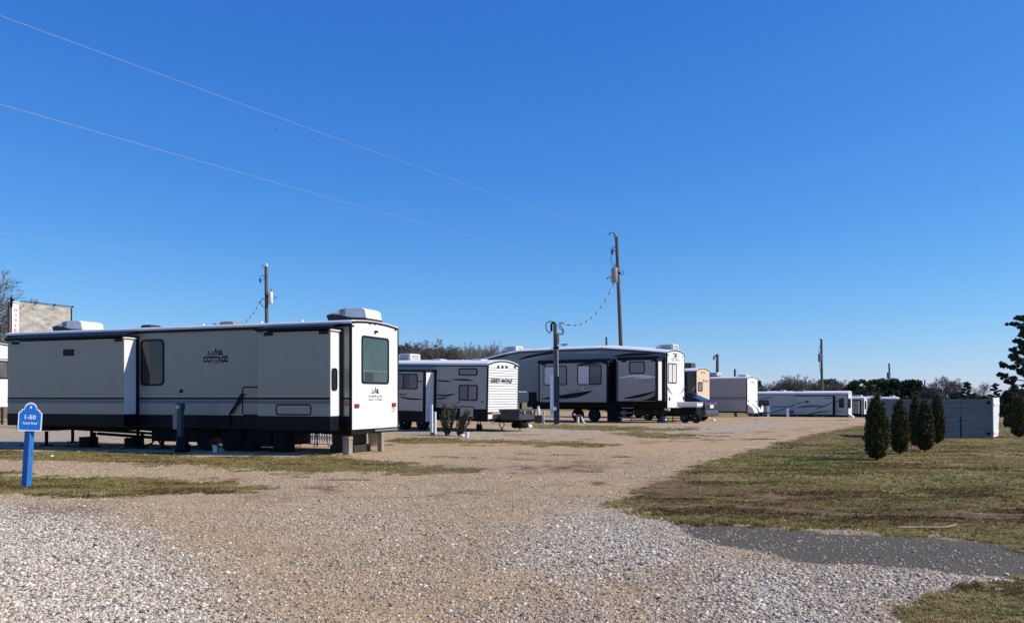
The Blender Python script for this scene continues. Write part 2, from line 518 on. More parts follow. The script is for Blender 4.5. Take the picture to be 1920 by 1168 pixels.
# ----------------------------------------------------------------- ground sheet
def build_ground():
    pys = np.concatenate([np.arange(1320, 900, -4.0), np.arange(900, 792, -1.5)])
    ys = list(FPX * EYE / (pys - HY))
    ys = [-40, -20, -10, -5, -2, 0.5, 2.0, 3.0] + [v for v in ys if v > 3.3]
    y = ys[-1]
    while y < 90: y += 0.9; ys.append(y)
    while y < 5000: y *= 1.07; ys.append(y)
    ys = np.array(ys)
    t = np.concatenate([[-40, -12, -4, -2.2, -1.5, -1.1], np.linspace(-0.85, 0.85, 330), [1.1, 1.5, 2.2, 4, 12, 40]])
    T, Y = np.meshgrid(t, ys)
    X = T * np.maximum(np.abs(Y), 4.0)
    Z = gh(X, Y)
    nx, ny = len(t), len(ys)
    v = np.stack([X.ravel(), Y.ravel(), Z.ravel()], 1)
    i, j = np.meshgrid(np.arange(nx - 1), np.arange(ny - 1))
    a = (j * nx + i).ravel()
    f = np.stack([a, a + 1, a + nx + 1, a + nx], 1)
    me = mesh_np("ground", v, f)
    zo = zones(v[:, 0], v[:, 1])
    for k in ('grass', 'dirt', 'pale', 'asph', 'green'):
        at_ = me.attributes.new("zone_" + k, 'FLOAT', 'POINT')
        at_.data.foreach_set("value", zo[k].astype(np.float32))
    for p in me.polygons: pass
    me.polygons.foreach_set("use_smooth", np.ones(len(me.polygons), bool))
    m = bpy.data.materials.new("gravel_and_turf_ground")
    m.use_nodes = True
    n, l = m.node_tree.nodes, m.node_tree.links
    b = n["Principled BSDF"]
    b.inputs["Roughness"].default_value = 0.9
    b.inputs["Specular IOR Level"].default_value = 0.2
    geo = n.new("ShaderNodeNewGeometry")
    P = geo.outputs["Position"]
    def attr(k):
        a = n.new("ShaderNodeAttribute"); a.attribute_name = "zone_" + k
        return a.outputs["Fac"]
    def noise(sc, det=4, rough=0.6, vec=P):
        q = n.new("ShaderNodeTexNoise"); q.inputs["Scale"].default_value = sc
        q.inputs["Detail"].default_value = det; q.inputs["Roughness"].default_value = rough
        l.new(vec, q.inputs["Vector"]); return q.outputs["Fac"]
    def ramp(fac, stops):
        r = n.new("ShaderNodeValToRGB")
        while len(r.color_ramp.elements) < len(stops): r.color_ramp.elements.new(0.5)
        for e, (p, c) in zip(r.color_ramp.elements, stops):
            e.position = p; e.color = (*c, 1) if hasattr(c, '__len__') else (c, c, c, 1)
        l.new(fac, r.inputs[0]); return r.outputs[0]
    def mix(f, a, b_, mode='MIX'):
        q = n.new("ShaderNodeMix"); q.data_type = 'RGBA'; q.blend_type = mode
        if isinstance(f, (int, float)): q.inputs[0].default_value = f
        else: l.new(f, q.inputs[0])
        for s_, v_ in ((6, a), (7, b_)):
            if isinstance(v_, tuple): q.inputs[s_].default_value = (*v_, 1)
            else: l.new(v_, q.inputs[s_])
        return q.outputs[2]
    def math_(op, a, b_=None):
        q = n.new("ShaderNodeMath"); q.operation = op
        for s_, v_ in ((0, a), (1, b_)):
            if v_ is None: continue
            if isinstance(v_, (int, float)): q.inputs[s_].default_value = v_
            else: l.new(v_, q.inputs[s_])
        q.use_clamp = op in ('MULTIPLY_ADD', 'ADD', 'SUBTRACT')
        return q.outputs[0]
    # crushed stone: random tone per stone, tan dust or pale granite by zone
    vo = n.new("ShaderNodeTexVoronoi"); vo.inputs["Scale"].default_value = 30; l.new(P, vo.inputs["Vector"])
    sep = n.new("ShaderNodeSeparateColor"); l.new(vo.outputs["Color"], sep.inputs[0])
    tan = ramp(sep.outputs[0], [(0.0, (0.137, 0.092, 0.050)), (0.25, (0.369, 0.239, 0.120)), (0.6, (0.505, 0.338, 0.175)), (1.0, (0.764, 0.552, 0.319))])
    pale = ramp(sep.outputs[0], [(0.0, (0.110, 0.103, 0.090)), (0.25, (0.275, 0.247, 0.207)), (0.6, (0.418, 0.376, 0.310)), (1.0, (0.682, 0.628, 0.531))])
    dust = ramp(noise(0.5, 5), [(0.35, (0.468, 0.281, 0.140)), (0.5, (0.481, 0.322, 0.171)), (0.65, (0.448, 0.339, 0.194))])
    tan = mix(0.5, tan, dust)
    pn = math_('ADD', attr('pale'), math_('MULTIPLY', math_('SUBTRACT', noise(0.9, 4), 0.5), 0.55))
    stone = mix(pn, tan, pale)
    stone = mix(ramp(noise(1.7, 5), [(0.36, 0.22), (0.55, 0.0)]), stone, (0.20, 0.155, 0.11))
    # turf: dormant straw, olive and brown, fresh green where marked
    mp = n.new("ShaderNodeMapping"); mp.inputs["Scale"].default_value = (1.0, 2.2, 1); l.new(P, mp.inputs[0])
    g1 = ramp(noise(0.8, 5, 0.65, mp.outputs[0]), [(0.34, (0.123, 0.074, 0.030)), (0.44, (0.194, 0.142, 0.042)), (0.55, (0.259, 0.197, 0.063)), (0.68, (0.159, 0.159, 0.030))])
    g2 = ramp(noise(38, 3, 0.7), [(0.3, (0.071, 0.052, 0.017)), (0.5, (0.235, 0.181, 0.063)), (0.7, (0.423, 0.328, 0.139))])
    turf = mix(0.45, g1, g2)
    turf = mix(math_('MULTIPLY', attr('green'), 0.5), turf, ramp(noise(12, 4), [(0.35, (0.094, 0.110, 0.020)), (0.65, (0.188, 0.209, 0.035))]))
    soil = ramp(noise(14, 5), [(0.3, (0.075, 0.040, 0.023)), (0.6, (0.165, 0.092, 0.05)), (0.8, (0.26, 0.165, 0.10))])
    tar = ramp(noise(120, 3), [(0.3, (0.061, 0.054, 0.042)), (0.6, (0.123, 0.105, 0.079)), (0.8, (0.245, 0.210, 0.152))])
    tar = mix(ramp(noise(2.2, 4), [(0.45, 0.0), (0.75, 0.5)]), tar, (0.156, 0.121, 0.090))
    def edge(z, sc=9.0, amt=0.7):
        return math_('MULTIPLY', math_('SUBTRACT', math_('ADD', z, math_('MULTIPLY', math_('SUBTRACT', noise(sc, 4, 0.7), 0.5), amt)), 0.32), 2.8)
    c = mix(edge(attr('asph'), 14, 0.4), stone, tar)
    c = mix(edge(attr('grass')), c, turf)
    c = mix(math_('MULTIPLY', math_('MULTIPLY', edge(attr('dirt'), 5, 1.3), ramp(noise(2.4, 5), [(0.38, 0.15), (0.6, 1.0)])), 0.75), c, soil)
    l.new(c, b.inputs["Base Color"])
    bp = n.new("ShaderNodeBump"); bp.inputs["Strength"].default_value = 0.8; bp.inputs["Distance"].default_value = 0.014
    l.new(math_('ADD', math_('MULTIPLY', vo.outputs["Distance"], -1.0), math_('MULTIPLY', noise(55, 4), 1.2)), bp.inputs["Height"])
    l.new(bp.outputs[0], b.inputs["Normal"])
    me.materials.append(m)
    o = bpy.data.objects.new("ground", me)
    finish(o, None, kind='structure', label="gravel lot with strips of dormant grass, bare soil and a dark tarred strip", category="ground")
build_ground()

# ----------------------------------------------------------------- scattered stones and grass blades (uncountable: stuff)
def instancer(name, label, cat, pts, rot, scl, tint, protos):
    me = bpy.data.meshes.new(name)
    me.vertices.add(len(pts)); me.vertices.foreach_set("co", pts.astype(np.float32).ravel())
    a = me.attributes.new("rot", 'FLOAT_VECTOR', 'POINT'); a.data.foreach_set("vector", rot.astype(np.float32).ravel())
    a = me.attributes.new("scl", 'FLOAT_VECTOR', 'POINT'); a.data.foreach_set("vector", scl.astype(np.float32).ravel())
    a = me.attributes.new("tint", 'FLOAT', 'POINT'); a.data.foreach_set("value", tint.astype(np.float32))
    a = me.attributes.new("pick", 'INT', 'POINT'); a.data.foreach_set("value", rng.integers(0, len(protos), len(pts)).astype(np.int32))
    me.update()
    o = bpy.data.objects.new(name, me)
    ng = bpy.data.node_groups.new(name + "_scatter", 'GeometryNodeTree')
    ng.interface.new_socket("Geometry", in_out='INPUT', socket_type='NodeSocketGeometry')
    ng.interface.new_socket("Geometry", in_out='OUTPUT', socket_type='NodeSocketGeometry')
    n, l = ng.nodes, ng.links
    gi, go = n.new("NodeGroupInput"), n.new("NodeGroupOutput")
    m2p = n.new("GeometryNodeMeshToPoints")
    l.new(gi.outputs[0], m2p.inputs[0])
    iop = n.new("GeometryNodeInstanceOnPoints")
    iop.inputs["Pick Instance"].default_value = True
    def named(k, t):
        q = n.new("GeometryNodeInputNamedAttribute"); q.data_type = t; q.inputs[0].default_value = k
        return q.outputs[0]
    l.new(m2p.outputs[0], iop.inputs["Points"])
    g2i = n.new("GeometryNodeGeometryToInstance")
    for p in reversed(protos):
        oi = n.new("GeometryNodeObjectInfo"); oi.inputs[0].default_value = p
        l.new(oi.outputs["Geometry"], g2i.inputs[0])
    l.new(g2i.outputs[0], iop.inputs["Instance"])
    l.new(named("pick", 'INT'), iop.inputs["Instance Index"])
    e = n.new("FunctionNodeEulerToRotation")
    l.new(named("rot", 'FLOAT_VECTOR'), e.inputs[0])
    l.new(e.outputs[0], iop.inputs["Rotation"])
    l.new(named("scl", 'FLOAT_VECTOR'), iop.inputs["Scale"])
    l.new(iop.outputs[0], go.inputs[0])
    md = o.modifiers.new("scatter", 'NODES'); md.node_group = ng
    finish(o, None, kind='stuff', label=label, category=cat)
    return o

def stone_protos():
    import bmesh
    m = foliage("crushed_stone", [(0.062, 0.051, 0.039), (0.224, 0.171, 0.117), (0.381, 0.286, 0.189), (0.526, 0.407, 0.270), (0.448, 0.380, 0.286), (0.627, 0.539, 0.413), (0.840, 0.759, 0.607)], 0.8, True, 0)
    out = []
    for k in range(5):
        bm = bmesh.new()
        bmesh.ops.create_icosphere(bm, subdivisions=1, radius=1.0)
        r = random.Random(k + 3)
        cuts = [(Vector((r.uniform(-1, 1), r.uniform(-1, 1), r.uniform(-1, 1))).normalized(), r.uniform(0.45, 0.8)) for _ in range(6)]
        for v in bm.verts:
            for d, h in cuts:
                q = v.co.dot(d)
                if q > h: v.co -= d * (q - h)
        me = bpy.data.meshes.new("stone"); bm.to_mesh(me); bm.free()
        me.materials.append(m)
        out.append(bpy.data.objects.new("stone", me))
    return out

def frustum_points(n, y0, y1, half=0.68, pw=1.0):
    y = y0 * (y1 / y0) ** (rng.random(n) ** pw)
    x = (rng.random(n) * 2 - 1) * (half * y + 3.5)      # wide enough for a step to either side
    return x, y

def scatter_gravel():
    protos = stone_protos()
    # uniform in log depth => density falls as 1/y^2, like the stones' own size in the picture
    x, y = frustum_points(520000, 4.6, 24.0)
    z = zones(x, y)
    keep_p = (1 - 0.96 * z['grass']) * (1 - 0.86 * sstep(0.25, 0.6, z['asph'])) * (1 - 0.88 * z['dirt'])
    keep_p *= 0.30 + 0.70 * np.maximum(z['pale'], sstep(0.35, 0.65, fbm(x, y, 0.9, 71)))
    k = rng.random(len(x)) < keep_p
    x, y = x[k], y[k]; pale = z['pale'][k]
    n = len(x)
    s = rng.lognormal(math.log(0.0104), 0.36, n) * (1 + 0.25 * pale)
    s = np.minimum(s, 0.03)
    scl = np.stack([s * rng.uniform(0.8, 1.35, n), s * rng.uniform(0.8, 1.25, n), s * rng.uniform(0.42, 0.72, n)], 1)
    pts = np.stack([x, y, gh(x, y) + scl[:, 2] * rng.uniform(0.0, 0.35, n)], 1)
    rot = np.stack([rng.normal(0, 0.3, n), rng.normal(0, 0.3, n), rng.uniform(0, 6.28, n)], 1)
    u = rng.random(n)
    warm = 0.16 + 0.52 * u
    cold = np.where(u < 0.12, 0.05 + u, 0.55 + 0.45 * rng.random(n))
    tint = np.where(rng.random(n) < pale * 0.8 + 0.12, cold, warm)
    instancer("gravel", "loose crushed stone spread over the lot and the drive", "gravel", pts, rot, scl, tint, protos)

def tuft_protos():
    m = foliage("turf_blades", [(0.098, 0.058, 0.026), (0.195, 0.132, 0.045), (0.338, 0.252, 0.090), (0.468, 0.348, 0.150), (0.195, 0.192, 0.045), (0.111, 0.156, 0.025)], 0.8, True, 0.2)
    out = []
    for k in range(4):
        r = random.Random(50 + k)
        v, f = [], []
        for b in range(9):
            a = r.uniform(0, 6.28); d = r.uniform(0, 0.7)
            bx, by = d * math.cos(a), d * math.sin(a)
            la = r.uniform(0, 6.28); lean = r.uniform(0.3, 1.5); h = r.uniform(0.5, 1.0); w = 0.085
            px_, py_ = -math.sin(la) * w, math.cos(la) * w
            mx, my, mz = bx + math.cos(la) * lean * 0.35, by + math.sin(la) * lean * 0.35, h * 0.6
            tx, ty, tz = bx + math.cos(la) * lean, by + math.sin(la) * lean, h * (0.9 if lean < 0.9 else 0.6)
            o = len(v)
            v += [(bx - px_, by - py_, -0.1), (bx + px_, by + py_, -0.1), (mx + px_ * .8, my + py_ * .8, mz), (mx - px_ * .8, my - py_ * .8, mz), (tx, ty, tz)]
            f += [(o, o + 1, o + 2, o + 3), (o + 3, o + 2, o + 4)]
        me = bpy.data.meshes.new("tuft"); me.from_pydata(v, [], f); me.materials.append(m)
        out.append(bpy.data.objects.new("tuft", me))
    return out

def scatter_grass():
    protos = tuft_protos()
    x, y = frustum_points(560000, 5.0, 48.0, 0.68)
    z = zones(x, y)
    gr = z['grass'] * (1 - 0.65 * z['dirt'] * sstep(0.40, 0.58, fbm(x, y * 2, 1.6, 131)))
    thin = 0.25 + 0.75 * sstep(0.35, 0.6, fbm(x, y * 1.7, 1.1, 91))
    k = rng.random(len(x)) < sstep(0.3, 0.75, gr) * thin
    x, y = x[k], y[k]; n = len(x); green = z['green'][k]; dirt = z['dirt'][k]
    s = rng.lognormal(math.log(0.024), 0.3, n) * (1 + 0.25 * green) * (1 + y * 0.006)
    scl = np.stack([s * 1.1, s * 1.1, s * rng.uniform(0.7, 1.15, n)], 1)
    pts = np.stack([x, y, gh(x, y)], 1)
    rot = np.stack([rng.normal(0, 0.15, n), rng.normal(0, 0.15, n), rng.uniform(0, 6.28, n)], 1)
    base = fbm(x, y * 2.0, 0.8, 17)
    t = 0.12 + 0.62 * sstep(0.3, 0.7, base) + rng.normal(0, 0.14, n) - 0.13 * dirt
    t = np.where(rng.random(n) < green * 0.45 + 0.08 * sstep(0.55, 0.7, base), 0.86 + 0.14 * rng.random(n), np.clip(t, 0, 0.78))
    instancer("lawn_grass", "short dormant grass of the lawn and the strips between the pitches", "grass", pts, rot, scl, t, protos)

scatter_gravel()
scatter_grass()

# ----------------------------------------------------------------- trailers: a frame on the ground, x to the rear, y across (0 = side towards the drive)
class RV:
    def __init__(s, name, label, cat, px, depth, th, tilt=0.0, group=None, dz=0.0):
        p = on_ground(px, depth, dz)
        s.root = empty(name, p)
        s.root.rotation_euler = (0, math.radians(tilt), -math.radians(th))
        tag(s.root, label, cat, group)
        s.Mx = Matrix.Translation(p) @ s.root.rotation_euler.to_matrix().to_4x4()
        s.Mi = s.Mx.inverted()
    def ray(s, px, py):
        o = s.Mi @ Vector((0, 0, EYE))
        d = s.Mi.to_3x3() @ Vector(((px - CX) / FPX, 1.0, (HY - py) / FPX))
        return o, d
    def S(s, px, py, v=0.0):
        o, d = s.ray(px, py); t = (v - o.y) / d.y
        p = o + d * t
        return p.x, p.z
    def R(s, px, py, x=0.0):
        o, d = s.ray(px, py); t = (x - o.x) / d.x
        p = o + d * t
        return p.y, p.z
    def sr(s, pl, pr, pt, pb, v=0.0):
        """x0,x1,z0,z1 of a patch on the near side seen between those pixels"""
        pm = (pl + pr) / 2
        return s.S(pl, pt, v)[0], s.S(pr, pt, v)[0], s.S(pm, pb, v)[1], s.S(pm, pt, v)[1]
    def rr(s, pl, pr, pt, pb, x=0.0):
        pm = (pl + pr) / 2
        return s.R(pl, pt, x)[0], s.R(pr, pt, x)[0], s.R(pm, pb, x)[1], s.R(pm, pt, x)[1]

def arch_pts(W, z, arch, n=10, over=0.0):
    return [(-over + (W + 2 * over) * k / n, z + arch * (1 - (2 * k / n - 1) ** 2)) for k in range(n + 1)]

def shell(rv, W, st, arch, m_body, m_rear, rear_t=0.025, roof_t=0.05, m_roof=None, trim=True, over=0.03):
    """lofted body from stations (x, z_bottom, z_top), a roof skin, a rear wall panel and corner trim"""
    n = 10
    b = MB(); sec = []
    for x, z0, z1 in st:
        ring_ = [(x, 0, z0)] + [(x, y, z) for y, z in arch_pts(W, z1, arch, n)] + [(x, W, z0)]
        o = len(b.v); b.v += ring_; sec.append(o)
    k = n + 3
    for a, c in zip(sec, sec[1:]):
        for i in range(k):
            j = (i + 1) % k
            b.f.append((a + i, a + j, c + j, c + i))
    b.f.append(tuple(range(sec[0], sec[0] + k))); b.f.append(tuple(range(sec[-1] + k - 1, sec[-1] - 1, -1)))
    body = b.build("body", m_body, rv.root)
    r = MB(); sec = []
    tops = [st[0]] + [q for p, q in zip(st, st[1:]) if q[0] != p[0]]
    for i, (x, z0, z1) in enumerate(tops):
        xx = x + (0.03 if i == 0 else -0.02 if i == len(tops) - 1 else 0)
        up = arch_pts(W, z1 + roof_t, arch, n, over); lo = arch_pts(W, z1 + 0.004, arch, n, over)
        ch = min(.06, roof_t + .01)
        up = [(-over, up[0][1] - ch * .5)] + [(-over + ch, up[0][1] + .012)] + up[1:-1] + [(W + over - ch, up[-1][1] + .012), (W + over, up[-1][1] - ch * .5)]
        lo[0] = (lo[0][0], lo[0][1] - 0.04); lo[-1] = (lo[-1][0], lo[-1][1] - 0.04)
        sec.append(len(r.v)); r.v += [(xx, y, z) for y, z in up] + [(xx, y, z) for y, z in reversed(lo)]
    k = 2 * (n + 1) + 2
    for a, c in zip(sec, sec[1:]):
        for i in range(k):
            j = (i + 1) % k
            r.f.append((a + i, a + j, c + j, c + i))
    r.f.append(tuple(range(sec[0], sec[0] + k))); r.f.append(tuple(range(sec[-1] + k - 1, sec[-1] - 1, -1)))
    roof = r.build("roof", m_roof or M['roof'], rv.root)
    x, z0, z1 = st[0]
    if m_rear:
        pts = [(0.03, z0 + 0.01)] + [(0.03 + (W - 0.06) * i / n, z - 0.03) for i, (y, z) in enumerate(arch_pts(W, z1, arch, n))] + [(W - 0.03, z0 + 0.01)]
        rear = MB().prism(pts, 'x', x + 0.0, x + rear_t).build("rear_wall", m_rear, rv.root, bevel=0.012)
    if trim:
        out = [(-0.012, z0)] + arch_pts(W, z1 + 0.02, arch, n, 0.012) + [(W + 0.012, z0)]
        inn = [(0.03, z0 + 0.012)] + [(0.03 + (W - 0.06) * i / n, z - 0.03) for i, (y, z) in enumerate(arch_pts(W, z1, arch, n))] + [(W - 0.03, z0 + 0.012)]
        t = MB()
        for i in range(len(out) - 1):
            a, c, d, e = out[i], out[i + 1], inn[i + 1], inn[i]
            t.prism([a, c, d, e], 'x', x - 0.03, x + rear_t + 0.012)
        t.build("corner_trim", M['black'], rv.root)
    return body

def window(parent, plane, r, at_, m_pane, rad=0.08, fw=0.035, frame=M['black'], deep=True, mull=None, t=0.022, name="window"):
    """plane 'y': in a side at y=at_ facing -y; plane 'x': in an end wall at x=at_ facing +x. r = (a0,a1,z0,z1)"""
    a0, a1, z0, z1 = r
    if a0 > a1: a0, a1 = a1, a0
    ou, inn = rrect(a0, a1, z0, z1, rad), rrect(a0 + fw, a1 - fw, z0 + fw, z1 - fw, max(0.01, rad - fw * 0.6))
    sg = -1 if plane == 'y' else 1
    b = MB().ring(ou, inn, plane, at_ - sg * 0.01, at_ + sg * t)
    if mull:
        for q in mull:
            c = a0 + (a1 - a0) * q
            rect = [(c - fw * 0.5, z0 + fw * .9), (c + fw * 0.5, z0 + fw * .9), (c + fw * 0.5, z1 - fw * .9), (c - fw * 0.5, z1 - fw * .9)]
            b.prism(rect, plane, at_ + sg * 0.004, at_ + sg * (t - 0.003))
    w = b.build(name, frame, parent)
    panes = m_pane if isinstance(m_pane, (list, tuple)) else [m_pane]
    k = len(panes)
    for i, mp in enumerate(panes):
        p0 = a0 + fw * 0.9 + (a1 - a0 - 1.8 * fw) * i / k; p1 = a0 + fw * 0.9 + (a1 - a0 - 1.8 * fw) * (i + 1) / k
        if k == 1:
            pts = rrect(p0, p1, z0 + fw * .9, z1 - fw * .9, max(0.01, rad - fw * 0.6))
        else:
            pts = [(p0 + .001, z0 + fw * .9), (p1 - .001, z0 + fw * .9), (p1 - .001, z1 - fw * .9), (p0 + .001, z1 - fw * .9)]
        MB().prism(pts, plane, at_ - sg * 0.006, at_ + sg * (0.006 + 0.0)).build("pane" if deep else "window_pane", mp, w if deep else parent)
    return w

def outline(parent, plane, r, at_, m, fw=0.025, rad=0.07, fill=None, name="hatch", t=0.008):
    a0, a1, z0, z1 = r
    sg = -1 if plane == 'y' else 1
    h = MB().ring(rrect(a0, a1, z0, z1, rad), rrect(a0 + fw, a1 - fw, z0 + fw, z1 - fw, max(.01, rad - fw)), plane, at_, at_ + sg * t)
    o = h.build(name, m, parent)
    if fill:
        MB().prism(rrect(a0 + fw, a1 - fw, z0 + fw, z1 - fw, max(.01, rad - fw)), plane, at_, at_ + sg * t * 0.6).build(name + "_door", fill, parent)
    return o

def band(parent, x0, x1, z0, z1, v, m, name="stripe", t=0.004):
    return MB().box(x0, x1, v - t, v, z0, z1).build(name, m, parent)

def swoosh(rv, parent, pts, w, v, m, name="swoosh", t=0.004):
    """tapered brush-stroke on the near side through photo pixels; w = widest width in metres"""
    P = [Vector((*rv.S(px, py, v),)) for px, py in pts]
    # smooth
    Q = []
    for i in range(len(P) - 1):
        p0, p1, p2, p3 = P[max(i - 1, 0)], P[i], P[i + 1], P[min(i + 2, len(P) - 1)]
        for k in range(6):
            s = k / 6
            Q.append(0.5 * ((2 * p1) + (p2 - p0) * s + (2 * p0 - 5 * p1 + 4 * p2 - p3) * s * s + (3 * p1 - p0 - 3 * p2 + p3) * s ** 3))
    Q.append(P[-1])
    n = len(Q); up, lo = [], []
    for i, q in enumerate(Q):
        d = (Q[min(i + 1, n - 1)] - Q[max(i - 1, 0)]); d.normalize()
        ww = w * (math.sin(math.pi * (0.04 + 0.92 * i / (n - 1))) ** 0.8) / 2
        nn = Vector((-d.y, d.x))
        up.append(q + nn * ww); lo.append(q - nn * ww)
    b = MB()
    vv = [(p.x, v - t, p.y) for p in up] + [(p.x, v - t, p.y) for p in lo] + [(p.x, v, p.y) for p in up] + [(p.x, v, p.y) for p in lo]
    f = []
    for i in range(n - 1):
        f += [(i, i + 1, n + i + 1, n + i), (i, 2 * n + i, 2 * n + i + 1, i + 1), (n + i, n + i + 1, 3 * n + i + 1, 3 * n + i)]
    b.add(vv, f)
    return b.build(name, m, parent)

def slide(rv, x0, x1, z0, z1, p, m, skirt=None, z_sk=None, topper=True, flange=0.05, m_end=None):
    """slide-out box standing proud of the near side, with black flange and rolled topper awning"""
    o = MB().box(x0, x1, -p, 0.0, z0, z1).build("slide_out", m, rv.root, bevel=0.015)
    MB().ring([(x0 - flange, z0 - flange), (x1 + flange * 1.6, z0 - flange), (x1 + flange * 1.6, z1 + flange * 1.5), (x0 - flange, z1 + flange * 1.5)],
              [(x0 + 0.002, z0 + 0.002), (x1 - 0.002, z0 + 0.002), (x1 - 0.002, z1 - 0.002), (x0 + 0.002, z1 - 0.002)], 'y', -0.05, -0.002).build("flange", M['black'], o)
    if skirt:
        MB().box(x0 - 0.004, x1 + 0.004, -p - 0.005, -0.052, z0 - 0.002, z_sk).build("lower_panel", skirt, o)
    if topper:
        t = MB().tube([(x0 - 0.06, -p - 0.03, z1 + 0.07), (x1 + 0.06, -p - 0.03, z1 + 0.07)], 0.045, 10)
        t.add([(x0 - .03, -p - 0.02, z1 + 0.11), (x1 + .03, -p - 0.02, z1 + 0.11), (x1 + .03, -0.02, z1 + 0.22), (x0 - .03, -0.02, z1 + 0.22),
               (x0 - .03, -p - 0.02, z1 + 0.10), (x1 + .03, -p - 0.02, z1 + 0.10), (x1 + .03, -0.02, z1 + 0.21), (x0 - .03, -0.02, z1 + 0.21)],
              [(0, 1, 2, 3), (7, 6, 5, 4), (0, 4, 5, 1), (2, 6, 7, 3), (1, 5, 6, 2), (0, 3, 7, 4)])
        t.build("topper_awning", M['black'], o)
        for xx in (x0 + 0.22, x1 - 0.32):
            MB().box(xx, xx + 0.26, -p - 0.035, -p - 0.003, z1 - 0.09, z1 - 0.005).build("awning_bracket", M['black'], o)
        for xx in (x0 - 0.055, x1 + 0.02):
            MB().box(xx, xx + 0.035, -p - 0.06, -0.02, z1 + 0.0, z1 + 0.03).build("awning_arm", M['stripe_pale'], o)
    return o

def wheel(rv, x, r, y0=0.02, w=0.22, spokes=6, m_rim=None, dz=0.0):
    rim_r = r * 0.62
    c = (x, y0, r + dz)
    t = MB().lathe([(rim_r, 0.02), (r * 0.9, 0.0), (r * 0.985, 0.03), (r, w * 0.3), (r, w * 0.7), (r * 0.985, w - 0.03), (r * 0.9, w), (rim_r, w - .02)], c, 'y', 24)
    o = t.build("wheel", M['rubber'], rv.root, smooth=True)
    b = MB().lathe([(rim_r * 0.86, 0.035), (rim_r, 0.012), (rim_r * 1.02, 0.03), (rim_r * 1.02, 0.1), (rim_r * 0.86, 0.09)], c, 'y', 24)
    for k in range(spokes):
        a = 2 * math.pi * k / spokes + 0.3
        d = Vector((math.cos(a), 0, math.sin(a))); q = Vector((-d.z, 0, d.x))
        p0, p1 = Vector(c) + d * rim_r * 0.12, Vector(c) + d * rim_r * 0.93
        hw0, hw1 = rim_r * 0.13, rim_r * 0.10
        for y in (0.02,):
            vs_ = [p0 + q * hw0, p0 - q * hw0, p1 - q * hw1, p1 + q * hw1]
            b.add([(p.x, y0 + 0.025, p.z) for p in vs_] + [(p.x, y0 + 0.05, p.z) for p in vs_], [(0, 1, 2, 3), (7, 6, 5, 4), (0, 4, 5, 1), (1, 5, 6, 2), (2, 6, 7, 3), (3, 7, 4, 0)])
    b.lathe([(0.001, 0.01), (rim_r * 0.2, 0.012), (rim_r * 0.22, 0.06)], c, 'y', 12)
    b.build("rim", m_rim or M['chrome'], o)
    return o

def ac_box(rv, x, y, z, L=1.05, W=0.75, H=0.34, style=0):
    """roof air conditioner: shroud, base pan and grille; x is its rear end"""
    if style == 0:      # low aerodynamic shroud
        prof = [(0, .50), (.08, .64), (.24, .74), (.33, .93), (.46, 1.0), (.88, .96), (.965, .80), (1.0, .17), (.6, .26), (.35, .46), (.14, .56)]
        base = [(0.0, .50), (.14, .56), (.35, .46), (.6, .26), (1.0, .17), (.98, 0), (.06, 0)]
        P = lambda q: (x - L + q[0] * L, z + q[1] * H)
        o = MB().prism([P(q) for q in prof], 'y', y - W / 2, y + W / 2).build("air_conditioner", M['ac_white'], rv.root, bevel=0.03)
        MB().prism([P(q) for q in base], 'y', y - W / 2 - 0.02, y + W / 2 + 0.02).build("base_pan", M['ac_black'], o)
        for k in range(7):
            xx = x - L + L * (0.33 + 0.022 * k)
            MB().box(xx, xx + 0.016, y - W / 2 - 0.006, y - W / 2 + 0.02, z + H * 0.48, z + H * 0.90).build("grille_slat", M['ac_grey'], o)
    else:               # boxy shroud with sloping front and louvred rear half
        prof = [(0, .12), (.08, .55), (.25, .92), (.45, 1.0), (.98, 1.0), (1.0, .12)]
        P = lambda q: (x - L + q[0] * L, z + q[1] * H)
        o = MB().prism([P(q) for q in prof], 'y', y - W / 2, y + W / 2).build("air_conditioner", M['ac_white'] if style == 1 else M['ac_black'], rv.root, bevel=0.03)
        MB().box(x - L + .03, x - .03, y - W / 2 + .03, y + W / 2 - .03, z - 0.02, z + 0.12 * H).build("base_pan", M['ac_black'], o)
        for k in range(4):
            zz = z + H * (0.25 + 0.16 * k)
            MB().box(x - L * 0.62, x - L * 0.12, y - W / 2 - 0.006, y - W / 2 + 0.01, zz, zz + 0.03).build("grille_slat", M['ac_grey'], o)
        for k in range(3):
            yy0, yy1 = y - W * 0.36, y + W * 0.36
            zz = z + H * (0.3 + 0.2 * k)
            MB().box(x - 0.004, x + 0.006, yy0, yy1, zz, zz + 0.025).build("end_louvre", M['stripe_mid'] if style == 1 else M['ac_grey'], o)
    return o

def roof_vent(rv, x, y, z, L=0.4, h=0.1, m=None, name="roof_vent"):
    return MB().prism([(x - L / 2, z), (x - L * .46, z + h * .7), (x - L * .3, z + h), (x + L * .3, z + h), (x + L * .46, z + h * .7), (x + L / 2, z)], 'y', y - L / 2, y + L / 2).build(name, m or M['ac_white'], rv.root, bevel=0.015)

def chassis(rv, L, W, z0, rear_in=0.3, depth=0.12):
    b = MB()
    for y in (0.45, W - 0.45):
        b.box(-L + 0.2, -rear_in, y - 0.05, y + 0.05, z0 - depth, z0)
    k = int(L / 1.6)
    for i in range(k):
        x = -rear_in - 0.2 - i * (L - 0.8) / k
        b.box(x - 0.04, x + 0.04, 0.5, W - 0.5, z0 - 0.09, z0 - 0.02)
    return b.build("chassis", M['steel'], rv.root)

def marker_lights(rv, pix, x, m=None, s=0.035, name="marker_light"):
    for px, py in pix:
        y, z = rv.R(px, py, x)
        MB().box(x, x + 0.02, y - s, y + s, z - s * 0.7, z + s * 0.7).build(name, m or M['black'], rv.root, bevel=0.008)

